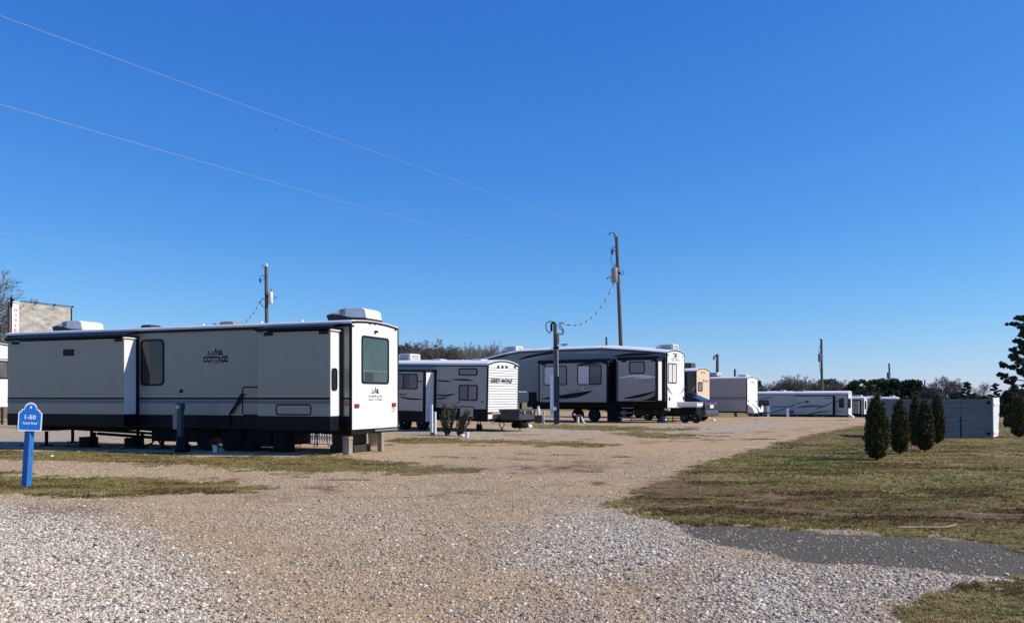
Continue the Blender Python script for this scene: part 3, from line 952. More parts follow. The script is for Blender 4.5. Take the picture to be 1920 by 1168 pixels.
def jack(rv, x, y, z_top, z_bot=0.0, r=0.035, foot=0.14):
    b = MB().tube([(x, y, z_bot + 0.03), (x, y, z_top)], r, 8).box(x - foot, x + foot, y - foot, y + foot, z_bot, z_bot + 0.03)
    return b.build("stabiliser_jack", M['steel'], rv.root)

def scissor_jack(rv, x, y, z_top, z_bot=0.0, w=0.14):
    h = (z_top + z_bot) / 2
    b = MB()
    for s in (-1, 1):
        b.tube([(x, y, z_bot + .03), (x + s * w, y, h), (x, y, z_top)], 0.022, 6)
    b.box(x - .11, x + .11, y - .07, y + .07, z_bot, z_bot + .035)
    return b.build("stabiliser_jack", M['steel'], rv.root)

def tree_logo(rv, parent, plane, c, w, h, m):
    """house roof among fir trees, flat vinyl"""
    b = MB()
    def tri(x, y, ww, hh):
        out = []
        for k in range(3):
            y0 = y + hh * (0.0 + 0.27 * k); s = ww * (1 - 0.28 * k)
            out.append([(x - s / 2, y0), (x + s / 2, y0), (x, y0 + hh * 0.46)])
        return out
    shapes = []
    for (x, y, ww, hh) in ((-.40, .28, .13, .42), (.02, .50, .17, .50), (.25, .46, .11, .34), (.36, .34, .12, .40)):
        shapes += tri(x, y, ww, hh)
    shapes += [[(-.47, .0), (.12, .16), (.12, .30), (.05, .26), (-.5, .12)], [(-.30, .36), (.22, .56), (.47, .06), (.40, .02), (.19, .42), (-.30, .30)], [(.12, .30), (.12, .10), (.26, .02), (.40, .02), (.30, .2)]]
    for i, s in enumerate(shapes):
        lay = 0.0010 + 0.00035 * i
        pts = [(p[0] * w, p[1] * h) for p in s]
        if plane == 'y':
            b.add([(c[0] + p[0], c[1] - lay, c[2] + p[1]) for p in pts], [tuple(range(len(pts)))])
        else:
            b.add([(c[0] + lay, c[1] + p[0], c[2] + p[1]) for p in pts], [tuple(range(len(pts)))])
    return b.build("emblem", m, parent)

# ---- the big pale trailer in front
def build_cottage():
    rv = RV("destination_trailer", "long grey trailer with COTTAGE lettering, two slide-outs and a dark skirt, nearest of all", "trailer", 657, 22.2, 21, group="trailers parked on the pitches")
    r = rv.root
    L, W, z0, z1, p = 12.35, 2.52, 0.645, 3.46, 0.5
    zs = 1.006
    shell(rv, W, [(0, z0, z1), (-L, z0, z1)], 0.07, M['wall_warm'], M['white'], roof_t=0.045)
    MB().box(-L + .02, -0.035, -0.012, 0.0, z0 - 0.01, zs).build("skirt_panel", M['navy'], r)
    MB().box(-L + .02, -0.035, -0.05, 0.0, z1 - 0.115, z1 - 0.045).build("gutter", M['black'], r)
    for nm, (za, zb), mm in (("stripe", (1.515, 1.545), M['stripe_tan']), ("stripe", (1.445, 1.497), M['black']), ("stripe", (1.33, 1.425), M['stripe_grey'])):
        MB().box(-L + .02, -0.035, -0.004, 0.0, za, zb).build(nm, mm, r)
    # front slide-out
    xa, xb = rv.S(14, 700, -p)[0], rv.S(232, 700, -p)[0]
    zt = rv.S(232, 634, -p)[1]
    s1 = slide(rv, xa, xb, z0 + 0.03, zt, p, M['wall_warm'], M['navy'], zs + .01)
    # rear slide-out
    xc, xd = rv.S(483, 700, -p)[0], rv.S(619, 700, -p)[0]
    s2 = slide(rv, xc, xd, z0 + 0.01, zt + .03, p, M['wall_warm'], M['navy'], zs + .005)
    for sl_, a, b in ((s1, xa, xb), (s2, xc, xd)):
        for (za, zb), mm in (((1.515, 1.545), M['stripe_tan']), ((1.445, 1.497), M['black']), ((1.33, 1.425), M['stripe_grey'])):
            band(sl_, a + .003, b - .003, za, zb, -p, mm)
    MB().box(*rv.sr(119, 139, 655, 667, -p)[:2], -p - 0.02, -p, *rv.sr(119, 139, 655, 667, -p)[2:]).build("vent_cover", M['black'], s1, bevel=.008)
    outline(s2, 'y', rv.sr(517, 584, 757.5, 778.5, -p), -p, M['black'], 0.035, 0.09)
    # body side
    window(r, 'y', rv.sr(264, 308, 636, 723), 0.0, M['glass'], 0.14, 0.05)
    outline(r, 'y', rv.sr(454, 492, 724.5, 779), 0.0, M['black'], 0.035, 0.09)
    x, z = rv.S(340, 733)
    MB().lathe([(0.055, -0.02), (0.06, -0.012), (0.06, 0.0)], (x, 0, z), 'y', 14).build("inlet_cap", M['black'], r)
    x, z = rv.S(404, 672)
    text_on("COTTAGE", r, 'y', (x, -0.003, z - .02), 0.86, 0.18, M['black'], 0.06)
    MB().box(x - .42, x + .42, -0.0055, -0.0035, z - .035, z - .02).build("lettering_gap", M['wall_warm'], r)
    MB().box(x - .28, x + .28, -0.004, 0, z - .145, z - .125).build("underline", M['stripe_grey'], r)
    tree_logo(rv, r, 'y', (x, -0.002, z + 0.09), 0.60, 0.21, M['black'])
    # rear wall
    xr = 0.025
    window(r, 'x', rv.rr(677.5, 728.5, 631.5, 719.5, xr), xr, M['glass_green'], 0.10, 0.05)
    q = rv.rr(680, 726, 696, 717, xr)
    MB().box(xr + .007, xr + .012, q[0], q[1], q[3] - .02, q[3] + .02).build('slider_rail', M['stripe_grey'], r)
    MB().box(xr + .007, xr + .0085, q[0] + .12, q[0] + .55, q[2] + .03, q[3] - .04).build('interior_shade', M['glass'], r)
    y, z = rv.R(703.5, 746, xr)
    text_on("COTTAGE", r, 'x', (xr + .003, y, z), 0.72, 0.15, M['stripe_grey'], 0.02)
    MB().box(xr, xr + .0045, y - .4, y + .4, z - .02, z + .0).build("lettering_gap", M['white'], r)
    tree_logo(rv, r, 'x', (xr + .002, y, z + 0.12), 0.42, 0.2, M['black'])
    marker_lights(rv, [(662, 611), (693, 606.5), (703, 607.5), (713, 608.5), (741, 619)], xr)
    yy, zz = rv.R(703.5, 622, xr)
    MB().box(xr, xr + .07, yy - .05, yy + .05, zz - .03, zz + .03).build("rear_camera", M['black'], r, bevel=.01)
    for q in ((664.5, 672.5, 757, 764.5), (734.5, 741.5, 755, 762)):
        a = rv.rr(*q, xr)
        MB().box(xr, xr + .03, *a).build("tail_light", M['red'], r, bevel=.008)
    a = rv.rr(733, 741, 763.5, 772, xr)
    text_on("12M", r, 'x', (xr + .003, (a[0] + a[1]) / 2, (a[2] + a[3]) / 2), .24, .15, M['stripe_mid'], 0)
    # strip of side wall at the corner, fuel cap
    x, z = rv.S(650, 758.5)
    MB().box(x - .09, x + .09, -0.02, 0, z - .03, z + .03).build("side_marker", M['red'], r)
    for sl_, xx in ((s1, xb), (s2, xd)):
        MB().box(xx, xx + .006, -p + .012, -.06, zs + .02, zt + (0 if sl_ is s1 else .03) - .01).build('end_panel', M['white'], sl_)  # white plates added so the sunlit ends outshine the shade-toned sides
    # end window of the rear slide-out, lit by the sun
    ya, yb = -p + 0.05, -p + 0.30
    b = [ya, yb, rv.R(626, 732, xd)[1], rv.R(626, 690, xd)[1]]
    window(s2, 'x', b, xd + .007, M['glass'], 0.08, 0.03, deep=False)
    # roof gear
    ac_box(rv, *(rv.S(702, 600, 1.25)[0], 1.25, z1 + 0.11), L=1.25, W=0.85, H=0.36)
    ac_box(rv, *(rv.S(175, 617, 1.25)[0], 1.25, z1 + 0.09), L=1.25, W=0.85, H=0.36)
    xv = rv.S(436, 604, 1.1)[0]; roof_vent(rv, xv, 1.1, z1 + .1, 0.55, 0.13, M['stripe_mid'])
    xv = rv.S(284, 609, 1.1)[0]; roof_vent(rv, xv, 1.1, z1 + .1, 0.45, 0.13, M['ac_black'])
    for px in (380, 490, 566):
        xv = rv.S(px, 606, 0.6)[0]; MB().tube([(xv, .6, z1), (xv, .6, z1 + .16)], 0.05, 8).build("vent_pipe", M['roof'], r)
    # running gear
    chassis(rv, L, W, z0 - .002)
    for px in (385, 432):
        wheel(rv, rv.S(px, 800, 0.15)[0], 0.37, 0.15, m_rim=M['steel'])
    for px in (45, 82, 172, 262, 300):
        x = rv.S(px, 800, 0.3)[0]
        jack(rv, x, 0.4, z0 - .2, 0.0, 0.05)
        jack(rv, x, W - 0.4, z0 - .2, 0.0, 0.05)
    for px in (525,):
        x = rv.S(px, 800, 0.3)[0]
        MB().box(x - .22, x + .22, 0.25, 0.7, 0, z0 - .02).build("grey_water_tank", M['steel'], r, bevel=.04)
    # added to deepen the shade below the floor: tanks, axles, drawbar, hoses and blocking
    def under(pa, pb, ya, yb, za, nm, m=M['steel']):
        MB().box(S_(pa), S_(pb), ya, yb, za, z0 - .008).build(nm, m, r, bevel=.02)
    S_ = lambda px: rv.S(px, 800, .4)[0]
    under(286, 372, .35, W - .3, .22, "underbelly_tank"); under(445, 512, .3, W - .3, .14, "underbelly_tank")
    under(376, 444, .5, W - .3, .20, "axle_beam"); under(115, 180, .6, W - .5, .50, "underbelly_tank")
    under(36, 100, .3, W - .3, .47, "underbelly_tank")
    for pa, pb, z in ((178, 300, .34), (100, 250, .50)):
        MB().tube([(S_(pa), .5, z + .06), (S_(pb), .55, z - .04)], .045, 8).tube([(S_(pa), 1.4, z + .1), (S_(pb), 1.3, z)], .04, 8).build("drain_pipe", M['steel'], r)
    pts = [(S_(px), .25, z) for px, z in ((246, .30), (258, .08), (276, .05), (292, .16), (300, .34), (310, .12), (322, .04))]
    MB().tube(pts, .03, 6).build("sewer_hose", M['steel'], r, smooth=True)
    for px in (165, 250, 470): MB().box(S_(px) - .2, S_(px) + .2, .25, .6, 0, .3).build("blocking", M['steel'], r)
    x = rv.S(648, 800)[0]
    MB().box(-0.9, -0.03, 0.1, W - .1, z0 - .12, z0 - .005).build("rear_frame", M['steel'], r)
    a = rv.rr(715, 742, 803, 806, xr)
    MB().tube([(0.02, 1.2, z0 - .05), (0.06, W - .1, z0 - .05)], .03, 6).build("bumper_bar", M['chrome'], r)
    # power cord coiling down the side
    pts = [rv.S(px, py, -0.06) for px, py in ((455, 738), (449, 744), (446, 752), (440, 762), (433, 772), (429, 782), (428, 800))]
    MB().tube([(a, -0.06, b) for a, b in pts], 0.028, 6).tube([(a + .05, -0.07, b + (0.03 if i % 2 else -.03)) for i, (a, b) in enumerate(pts[:5])], 0.024, 6).build("power_cord", M['black'], r)
    return rv
COT = build_cottage()

# ---- ribbed grey trailer with bunk windows
def build_ribbed():
    rv = RV("travel_trailer", "ribbed grey aluminium trailer with GREY WOLF lettering on its sunlit rear", "trailer", 912, 36.0, 32, tilt=1.3, group="trailers parked on the pitches")
    r = rv.root
    L, W, z0, z1, p = 9.0, 2.44, 0.52, 2.84, 0.7
    zs = rv.S(905, 767)[1]
    shell(rv, W, [(0, z0, z1), (-L, z0, z1)], 0.17, M['grey_side'], None, roof_t=0.06)
    MB().box(-L + .02, -.035, -.006, 0, z0, zs).build("skirt_panel", M['navy'], r)
    MB().box(-L + .02, -.035, -.03, 0, z1 - .09, z1 - .045).build("gutter", M['black'], r)
    # lapped siding: rear courses in view one by one, side courses alike
    n = 18; h = (z1 - 0.02 - (z0 + 0.30)) / n
    prof = [(0.0, 0.0), (0.044, 0.018), (0.044, 0.042), (0.014, h * 0.62), (0.004, h - .004), (0.0, h - .004)]
    b = MB().prism([(q[0], q[1]) for q in prof], 'y', 0.035, W - 0.035)
    me = b.mesh("siding_course", M['white'])
    for k in range(n):
        o = bpy.data.objects.new("siding_course", me); o.location = (0, 0, z0 + 0.30 + k * h); finish(o, r)
    arch = [(0.035, z1 - .02)] + [(0.035 + (W - .07) * i / 10, z - .02) for i, (y, z) in enumerate(arch_pts(W, z1, .17, 10))] + [(W - .035, z1 - .02)]
    MB().prism(arch, 'x', 0, 0.02).build("rear_wall", M['white'], r)
    MB().box(0, 0.02, .035, W - .035, z0, z0 + .30).build("rear_skirt", M['grey_side'], r)
    hs_ = (z1 - .1 - zs) / 17
    me = MB().prism([(0.0, 0.0), (-0.014, 0.006), (-0.012, 0.03), (-0.003, hs_ - .004), (0, hs_ - .004)], 'x', -L + .03, -.036).mesh("siding_course", M['grey_side'])
    for k in range(17):
        o = bpy.data.objects.new("siding_course", me); o.location = (0, 0, zs + k * hs_); finish(o, r)
    xs0, xs1 = -L + 1.6, rv.S(796, 740, -p)[0]
    zt = rv.S(790, 697, -p)[1]; zb = rv.S(790, 790, -p)[1]
    s = slide(rv, xs0, xs1, zb, zt, p, M['grey_side'], M['navy'], rv.S(770, 770, -p)[1], topper=False, flange=.07)
    MB().box(xs1 - .09, xs1 + .004, -p - .008, -.06, zb, zt).build("corner_moulding", M['black'], s)
    MB().box(xs1 + .001, xs1 + .005, -p + .09, -.06, zb, zt).build("end_panel", M['white'], s)
    MB().box(xs0, xs1 + .03, -p - .03, -0.05, zt, zt + .09).build("slide_fascia", M['black'], s)
    window(s, 'y', rv.sr(741, 783.5, 700.5, 729.5, -p), -p, [M['curtain'], M['glass'], M['curtain']], 0.09, .04, deep=False, mull=[.38])
    x, z = rv.S(752, 739.5, -p)
    text_on("WOLF", s, 'y', (x - .12, -p - .014, z), .9, .1, M['black'], .01)
    t0 = 0.016
    window(r, 'y', rv.sr(860.5, 895.5, 690.5, 704), -t0, M['blind_dim'], 0.10, .045)
    window(r, 'y', rv.sr(861, 896, 721.5, 751), -t0, [M['curtain'], M['blind_dim']], 0.10, .045, mull=[.5])
    outline(r, 'y', rv.sr(862, 889, 761.5, 782), -0.008, M['black'], .035, .08, M['grey_side'])
    for pts, w in (([(818, 713), (832, 714), (846, 715)], .06), ([(848, 711.5), (870, 712), (888, 713.5)], .07), ([(818, 740), (835, 741.5), (853, 738.5)], .07), ([(818, 747), (828, 747), (839, 745)], .06)):
        swoosh(rv, r, pts, w, -t0, M['black'])
    for pts, w in (([(748, 744), (770, 747.5), (793, 748.5)], .07), ([(782, 714.5), (788, 715), (793, 715)], .05)):
        swoosh(rv, s, pts, w, -p, M['black'])
    for px in (860.5, 905):
        x, z = rv.S(px, 753.5); MB().box(x - .07, x + .07, -.03, -.012, z - .02, z + .02).build("side_marker", M['amber'], r)
    xr = 0.035
    y, z = rv.R(940, 714, xr)
    text_on("GREY WOLF", r, 'x', (xr + .022, y, z), 1.75, .18, M['black'], .03)
    marker_lights(rv, [(914.5, 687.5), (934, 688), (942, 688), (949.5, 688), (965.5, 688)], .03, s=.075)
    MB().box(.02, .05, *rv.rr(914.5, 923, 772, 776, .02)).build("tail_light", M['red'], r)
    MB().box(.02, .035, *rv.rr(915, 922.5, 777, 784.5, .02)).build("licence_plate", M['stripe_pale'], r)
    ac_box(rv, rv.S(779, 680, 1.2)[0], 1.2, z1 + .17, L=0.95, W=.75, H=.34, style=1)
    for px, m_ in ((825, M['roof']), (901, M['roof'])):
        roof_vent(rv, rv.S(px, 680, 1.0)[0], 1.0, z1 + .16, .55, .10, m_)
    x = rv.S(867, 680, .5)[0]; MB().tube([(x, .5, z1), (x, .5, z1 + .22)], .045, 8).build("vent_pipe", M['roof'], r)
    chassis(rv, L, W, z0)
    for px in (757, 790):
        wheel(rv, rv.S(px, 800, -0.05)[0], 0.32, -0.05, spokes=5, m_rim=M['galv'], dz=rv.S(px, 800, -0.05)[0] * .0227)
    for px in (897,):
        x = rv.S(px, 805, .3)[0]
        scissor_jack(rv, x, .35, z0 - .02, 0, .12)
    scissor_jack(rv, -0.35, W - .7, z0 - .02, 0, .14)
    # small caster wheel by the rear corner and a safety chain
    x = rv.S(899, 805, .2)[0]
    MB().lathe([(0.05, -.03), (0.15, -.03), (.16, 0), (.15, .03), (.05, .03)], (x, .18, .16), 'y', 16).build("caster_wheel", M['rubber'], r, smooth=True)
    MB().tube([(-.15, .35, .55), (-.02, .5, .33), (.12, .68, .55)], .016, 5).build("safety_chain", M['steel'], r)
    return rv
GW = build_ribbed()

def build_hitch_box(rv):
    """dark storage box carried behind the ribbed trailer with a spare wheel under it"""
    t = empty("cargo_box", rv.Mx @ Vector((0.30, 1.30, 0.0)), rv.root.rotation_euler[2])
    tag(t, "dark grey lidded cargo box on a hitch carrier behind the ribbed trailer", "cargo box")
    mg = mat("charcoal_box_plastic", (0.045, 0.048, 0.052), 0.5, 0.12, 5.0)
    MB().box(.0, .95, -.70, .60, .50, .84).build("box", mg, t, bevel=.03)
    MB().box(-.04, 1.0, -.74, .64, .82, .95).build("lid", mg, t, bevel=.025)
    for y in (-.35, .3): MB().box(1.0, 1.025, y - .04, y + .04, .76, .90).build("latch", M['galv'], t)
    for y in (-.4, .3): MB().box(-.45, .9, y - .04, y + .04, .38, .45).build("carrier_rail", M['steel'], t)
    MB().box(-.3, .80, -.6, .5, .45, .495).build("carrier_deck", M['steel'], t)
    sp = MB().lathe([(.14, 0), (.30, -.02), (.36, .03), (.37, .1), (.36, .17), (.30, .22), (.14, .2)], (.5, .1, .16), 'z', 24).build("spare_wheel", M['rubber'], t, smooth=True)
    MB().lathe([(.001, .0), (.13, .0), (.14, .05), (.14, .17), (.001, .17)], (.5, .1, .17), 'z', 16).build("rim", M['steel'], sp)
    MB().tube([(.5, .1, .06), (.5, .1, .46)], .03, 8).build("winch_rod", M['steel'], t)
build_hitch_box(GW)

# ---- big slate blue fifth wheel
def build_fifth_wheel():
    rv = RV("fifth_wheel_trailer", "tall slate blue fifth wheel trailer with humped roof and narrow window in white rear", "trailer", 1250, 46.0, 33.5, group="trailers parked on the pitches")
    r = rv.root
    W, p = 2.44, 0.75
    S = rv.S
    zb = S(1250, 765)[1]; zg = 1.75
    def zr(px, py): return S(px, py)
    tops = [(0, S(1250, 661)[1])] + [S(px, py) for px, py in ((1190, 656), (1130, 652.5), (1040, 655.5), (975, 658.5))] + [S(945, 664), S(915, 672), S(898, 677)]
    st = []
    xg = S(988, 700)[0]
    for i, (x, z) in enumerate(tops):
        if x > xg: st.append((x, zb, z))
        else:
            if st[-1][1] == zb:
                x0_, _, zz0 = st[-1]; f_ = (xg - x0_) / (x - x0_); zz = zz0 + (z - zz0) * f_
                st += [(xg, zb, zz), (xg, zg, zz)]
            st.append((x, zg if i < len(tops) - 1 else zg + 0.9, z))
    shell(rv, W, st, 0.16, M['slate'], M['white'], roof_t=.05)
    zsk = S(1150, 752)[1]
    MB().box(xg + .02, -.035, -.006, 0, zb, zsk).build("skirt_panel", M['navy'], r)
    # black gutter line following the roof
    g = MB(); gp = [(x, z) for x, _, z in [st[0]] + [q for a, q in zip(st, st[1:]) if a[0] != q[0]]]
    for (xa, za), (xb_, zb_) in zip(gp, gp[1:]):
        g.add([(xa, -.03, za - .10), (xa, -.03, za - .03), (xb_, -.03, zb_ - .03), (xb_, -.03, zb_ - .10), (xa, 0, za - .10), (xa, 0, za - .03), (xb_, 0, zb_ - .03), (xb_, 0, zb_ - .10)],
              [(0, 1, 2, 3), (0, 3, 7, 4), (1, 5, 6, 2), (4, 7, 6, 5)])
    g.build("gutter", M['black'], r)
    # slides
    x0, x1 = S(1010, 700, -p)[0], S(1140, 700, -p)[0]
    z0, z1 = S(1100, 754, -p)[1], S(1100, 680, -p)[1]
    a = slide(rv, x0, x1, z0, z1, p, M['slate_light'], None, None, True, .08)
    for q, mm in (((1019.5, 1063, 686, 722), [M['blind'], M['blind_dim']]), ((1082.5, 1128, 684.5, 721.5), [M['blind'], M['curtain']])):
        window(a, 'y', rv.sr(*q, -p), -p, mm, .10, .05, deep=False, mull=[.5])
    MB().box(x1 - .10, x1 + .006, -p - .008, -.06, z0, z1).build("corner_moulding", M['black'], a)
    MB().box(x0 - .006, x0 + .08, -p - .008, -.06, z0, z1).build("corner_moulding", M['black'], a)
    for pts, w, mm in (([(1015, 748), (1060, 742), (1110, 733)], .16, M['navy']), ([(1062, 737), (1085, 731), (1118, 722)], .10, M['stripe_mid']), ([(1078, 733), (1086, 731), (1096, 727.5)], .10, M['stripe_pale']), ([(1046, 748), (1085, 742), (1112, 732)], .12, M['black']), ([(1080, 684), (1100, 682), (1130, 681.5)], .1, M['navy'])):
        swoosh(rv, a, pts, w, -p, mm)
    x2, x3 = S(1159, 700, -p)[0], S(1232, 700, -p)[0]
    z2, z3 = S(1200, 752, -p)[1], S(1200, 675, -p)[1]
    b = slide(rv, x2, x3, z2, z3, p, M['slate_light'], None, None, True, .08)
    MB().box(x3 - .10, x3 + .004, -p - .008, -.06, z2, z3).build("corner_moulding", M['black'], b)
    MB().box(x3 + .001, x3 + .006, -p + .16, -.12, z2 + .05, z3 - .05).build("end_panel", M['white'], b)
    window(b, 'y', rv.sr(1179.5, 1209, 677.5, 700.5, -p), -p, M['blind_dim'], .10, .05, deep=False)
    for pts, w, mm in (([(1160, 708), (1180, 705.5), (1205, 704.5), (1229, 706.5)], .09, M['stripe_pale']), ([(1188, 708.5), (1208, 708), (1229, 707.5)], .08, M['white']), ([(1170, 747), (1200, 742), (1229, 734)], .16, M['black']), ([(1185, 751), (1210, 747), (1229, 740)], .12, M['stripe_mid']), ([(1198, 718), (1208, 715), (1218, 711)], .07, M['stripe_mid'])):
        swoosh(rv, b, pts, w, -p, mm)
    q = [S(a_, b_, -p) for a_, b_ in ((1176, 751), (1195, 748), (1215, 743), (1230, 737), (1230, 751.5))]
    MB().prism(q, 'y', -p - .003, -p).build('lower_swoosh', M['navy'], b)
    for o_, xa_, xb_, z_ in ((a, x0, x1, z1), (b, x2, x3, z3)):
        MB().box(xa_ - .05, xb_ + .12, -p - .012, -.04, z_ + .005, z_ + .20).build('slide_fascia', M['black'], o_)
    # navy lower fill under the rear slide's swoosh, and the black recess between the slides
    MB().box(S(1143, 700)[0], S(1150, 700)[0], -.02, 0, z0, z1 + .05).build("dark_panel", M['slate'], r)
    # body graphics
    for pts, w, mm in (([(972, 674), (995, 668), (1030, 662), (1038, 661)], .16, M['black']), ([(980, 676), (1005, 670), (1038, 664)], .12, M['slate_light']), ([(1080, 662), (1105, 661), (1132, 660.5)], .14, M['slate_light']), ([(1150, 668), (1185, 664.5), (1225, 664)], .14, M['black']),
                       ([(966, 728), (985, 721), (1008, 713)], .14, M['stripe_mid']), ([(966, 732), (985, 730), (1008, 733)], .10, M['stripe_mid']), ([(905, 678), (925, 671), (950, 667)], .14, M['black'])):
        swoosh(rv, r, pts, w, 0, mm)
    # front lower section: pale locker, black landing-gear bay
    q = rv.sr(966, 990, 735, 755); MB().box(q[0], q[1], -.012, 0, q[2], q[3]).build("locker_panel", M['slate_light'], r)
    q = rv.sr(992, 1006, 735, 757); MB().box(q[0], q[1], -.02, 0, q[2], q[3]).build("locker_panel", M['navy'], r)
    for px in (975, 1000):
        x = S(px, 780, .2)[0]
        MB().box(x - .06, x + .06, .2, .32, 0.03, 1.6).box(x - .13, x + .13, .13, .39, 0, .04).build("landing_leg", M['steel'], r)
    # rear wall
    xr = .025
    window(r, 'x', rv.rr(1252.5, 1268.5, 681, 718.5, xr), xr, [M['blind'], M['pale_blue'] if False else M['blind']], .08, .05, mull=[.5])
    y, z = rv.R(1266, 674, xr)
    text_on("ASTRA", r, 'x', (xr + .004, y, z), 1.1, .2, M['stripe_mid'], .0)
    for pp in ([(1252, 727), (1255, 733), (1261, 739.5)], [(1283.2, 725), (1280, 733), (1274.5, 739)]):
        pts = [rv.R(a_, b_, xr + .003) for a_, b_ in pp]
        mb = MB(); mb.tube([(xr + .004, q[0], q[1]) for q in pts], [.045, .035, .008], 6); mb.build("swoosh", M['stripe_grey'], r)
    marker_lights(rv, [(1252.5, 665.5), (1263, 663), (1265.5, 663.3), (1268, 663.6), (1280.5, 668)], xr, s=.05)
    yy, zz = rv.R(1265.8, 667.5, xr); MB().box(xr, xr + .08, yy - .06, yy + .06, zz - .05, zz + .05).build("rear_camera", M['black'], r)
    for q in ((1254, 1256, 745, 750.5), (1280.5, 1282.5, 743, 749.5)):
        MB().box(xr, xr + .03, *rv.rr(*q, xr)).build("tail_light", M['amber'], r)
    # roof
    x = S(1268, 660, 1.2)[0]; ac_box(rv, x, 1.2, S(1250, 659, 1.2)[1], 1.15, .8, .38, 1)
    x, z = S(975, 659.5, 1.2); o = ac_box(rv, x, 1.2, z - .04, 1.15, .8, .38, 1)
    for px, py in ((1008, 656), (1022, 656), (1152, 653), (1176, 656)):
        x, z = S(px, py, 1.0); roof_vent(rv, x, 1.0, z - .03, .55, .13)
    x, z = S(1058, 654, 1.0)
    MB().tube([(x, 1, z - .05), (x, 1, z + .28)], .02, 6).tube([(x - .25, 1, z + .2), (x + .25, 1, z + .25)], .02, 6).tube([(x - .1, .8, z + .28), (x + .1, 1.2, z + .28)], .02, 6).build("roof_aerial", M['steel'], r)
    # running gear
    chassis(rv, -xg, W, zb)
    for px in (1082, 1113): wheel(rv, S(px, 782, .1)[0], .37, .1, m_rim=M['stripe_grey'])
    MB().box(S(1140, 780)[0], S(1157, 780)[0], -.1, .6, .05, zb + .05).build("storage_tray", M['steel'], r)
    x = S(1258, 770, .4)[0]; jack(rv, -.5, .4, zb - .02); jack(rv, -.5, W - .4, zb - .02)
    MB().tube([(-.25, .3, zb - .05), (.03, .35, zb - .1)], .07, 10).build("drain_pipe", M['white_paint'], r)
    return rv
FW = build_fifth_wheel()

# ---- trailers further down the drive
def build_tan():
    rv = RV("travel_trailer", "brown-sided trailer with a tan sunlit rear wall and small square window", "trailer", 1305, 56.0, 33.5, group="trailers parked on the pitches")
    r = rv.root; W, L = 2.44, 8.5
    z1 = rv.S(1305, 695)[1]; z0 = .6; xr = .025; p = .8
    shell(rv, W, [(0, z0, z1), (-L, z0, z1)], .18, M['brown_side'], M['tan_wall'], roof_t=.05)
    x0, x1 = -5.5, rv.S(1295.5, 700, -p)[0] if False else -0.75
    s = slide(rv, x0, x1, .75, z1 - .22, p, M['brown_side'], None, None, False, .06)
    MB().box(x1, x1 + .006, -p + .03, -.25, .8, z1 - .27).build("end_panel", M['white'], s)
    swoosh(rv, r, [(1297, 735), (1301, 728), (1305, 722)], .14, 0, M['stripe_mid'])
    window(r, 'x', rv.rr(1308.5, 1317, 716, 733.5, xr), xr, M['curtain'], .08, .06)
    y, z = rv.R(1324, 714.5, xr); text_on("EVERGREEN", r, 'x', (xr + .004, y, z), .9, .13, M['stripe_grey'])
    yy = rv.R(1319, 714, xr)[0]; MB().lathe([(.001, 0), (.11, 0), (.11, .004), (.001, .004)], (xr, yy, z + .02), 'x', 10).build("emblem", mat("green_emblem", (.10, .22, .12)), r)
    marker_lights(rv, [(1314.5, 698), (1318, 698), (1321, 698.5)], xr, s=.06)
    ac_box(rv, rv.S(1300, 691, 1.2)[0], 1.2, z1 + .2, 1.1, .9, .36, 2)
    chassis(rv, L, W, z0)
    for x in (-4.2, -5.0): wheel(rv, x, .36, .1, m_rim=M['stripe_grey'])
    jack(rv, -.5, .4, z0); jack(rv, -.5, W - .4, z0)
build_tan()

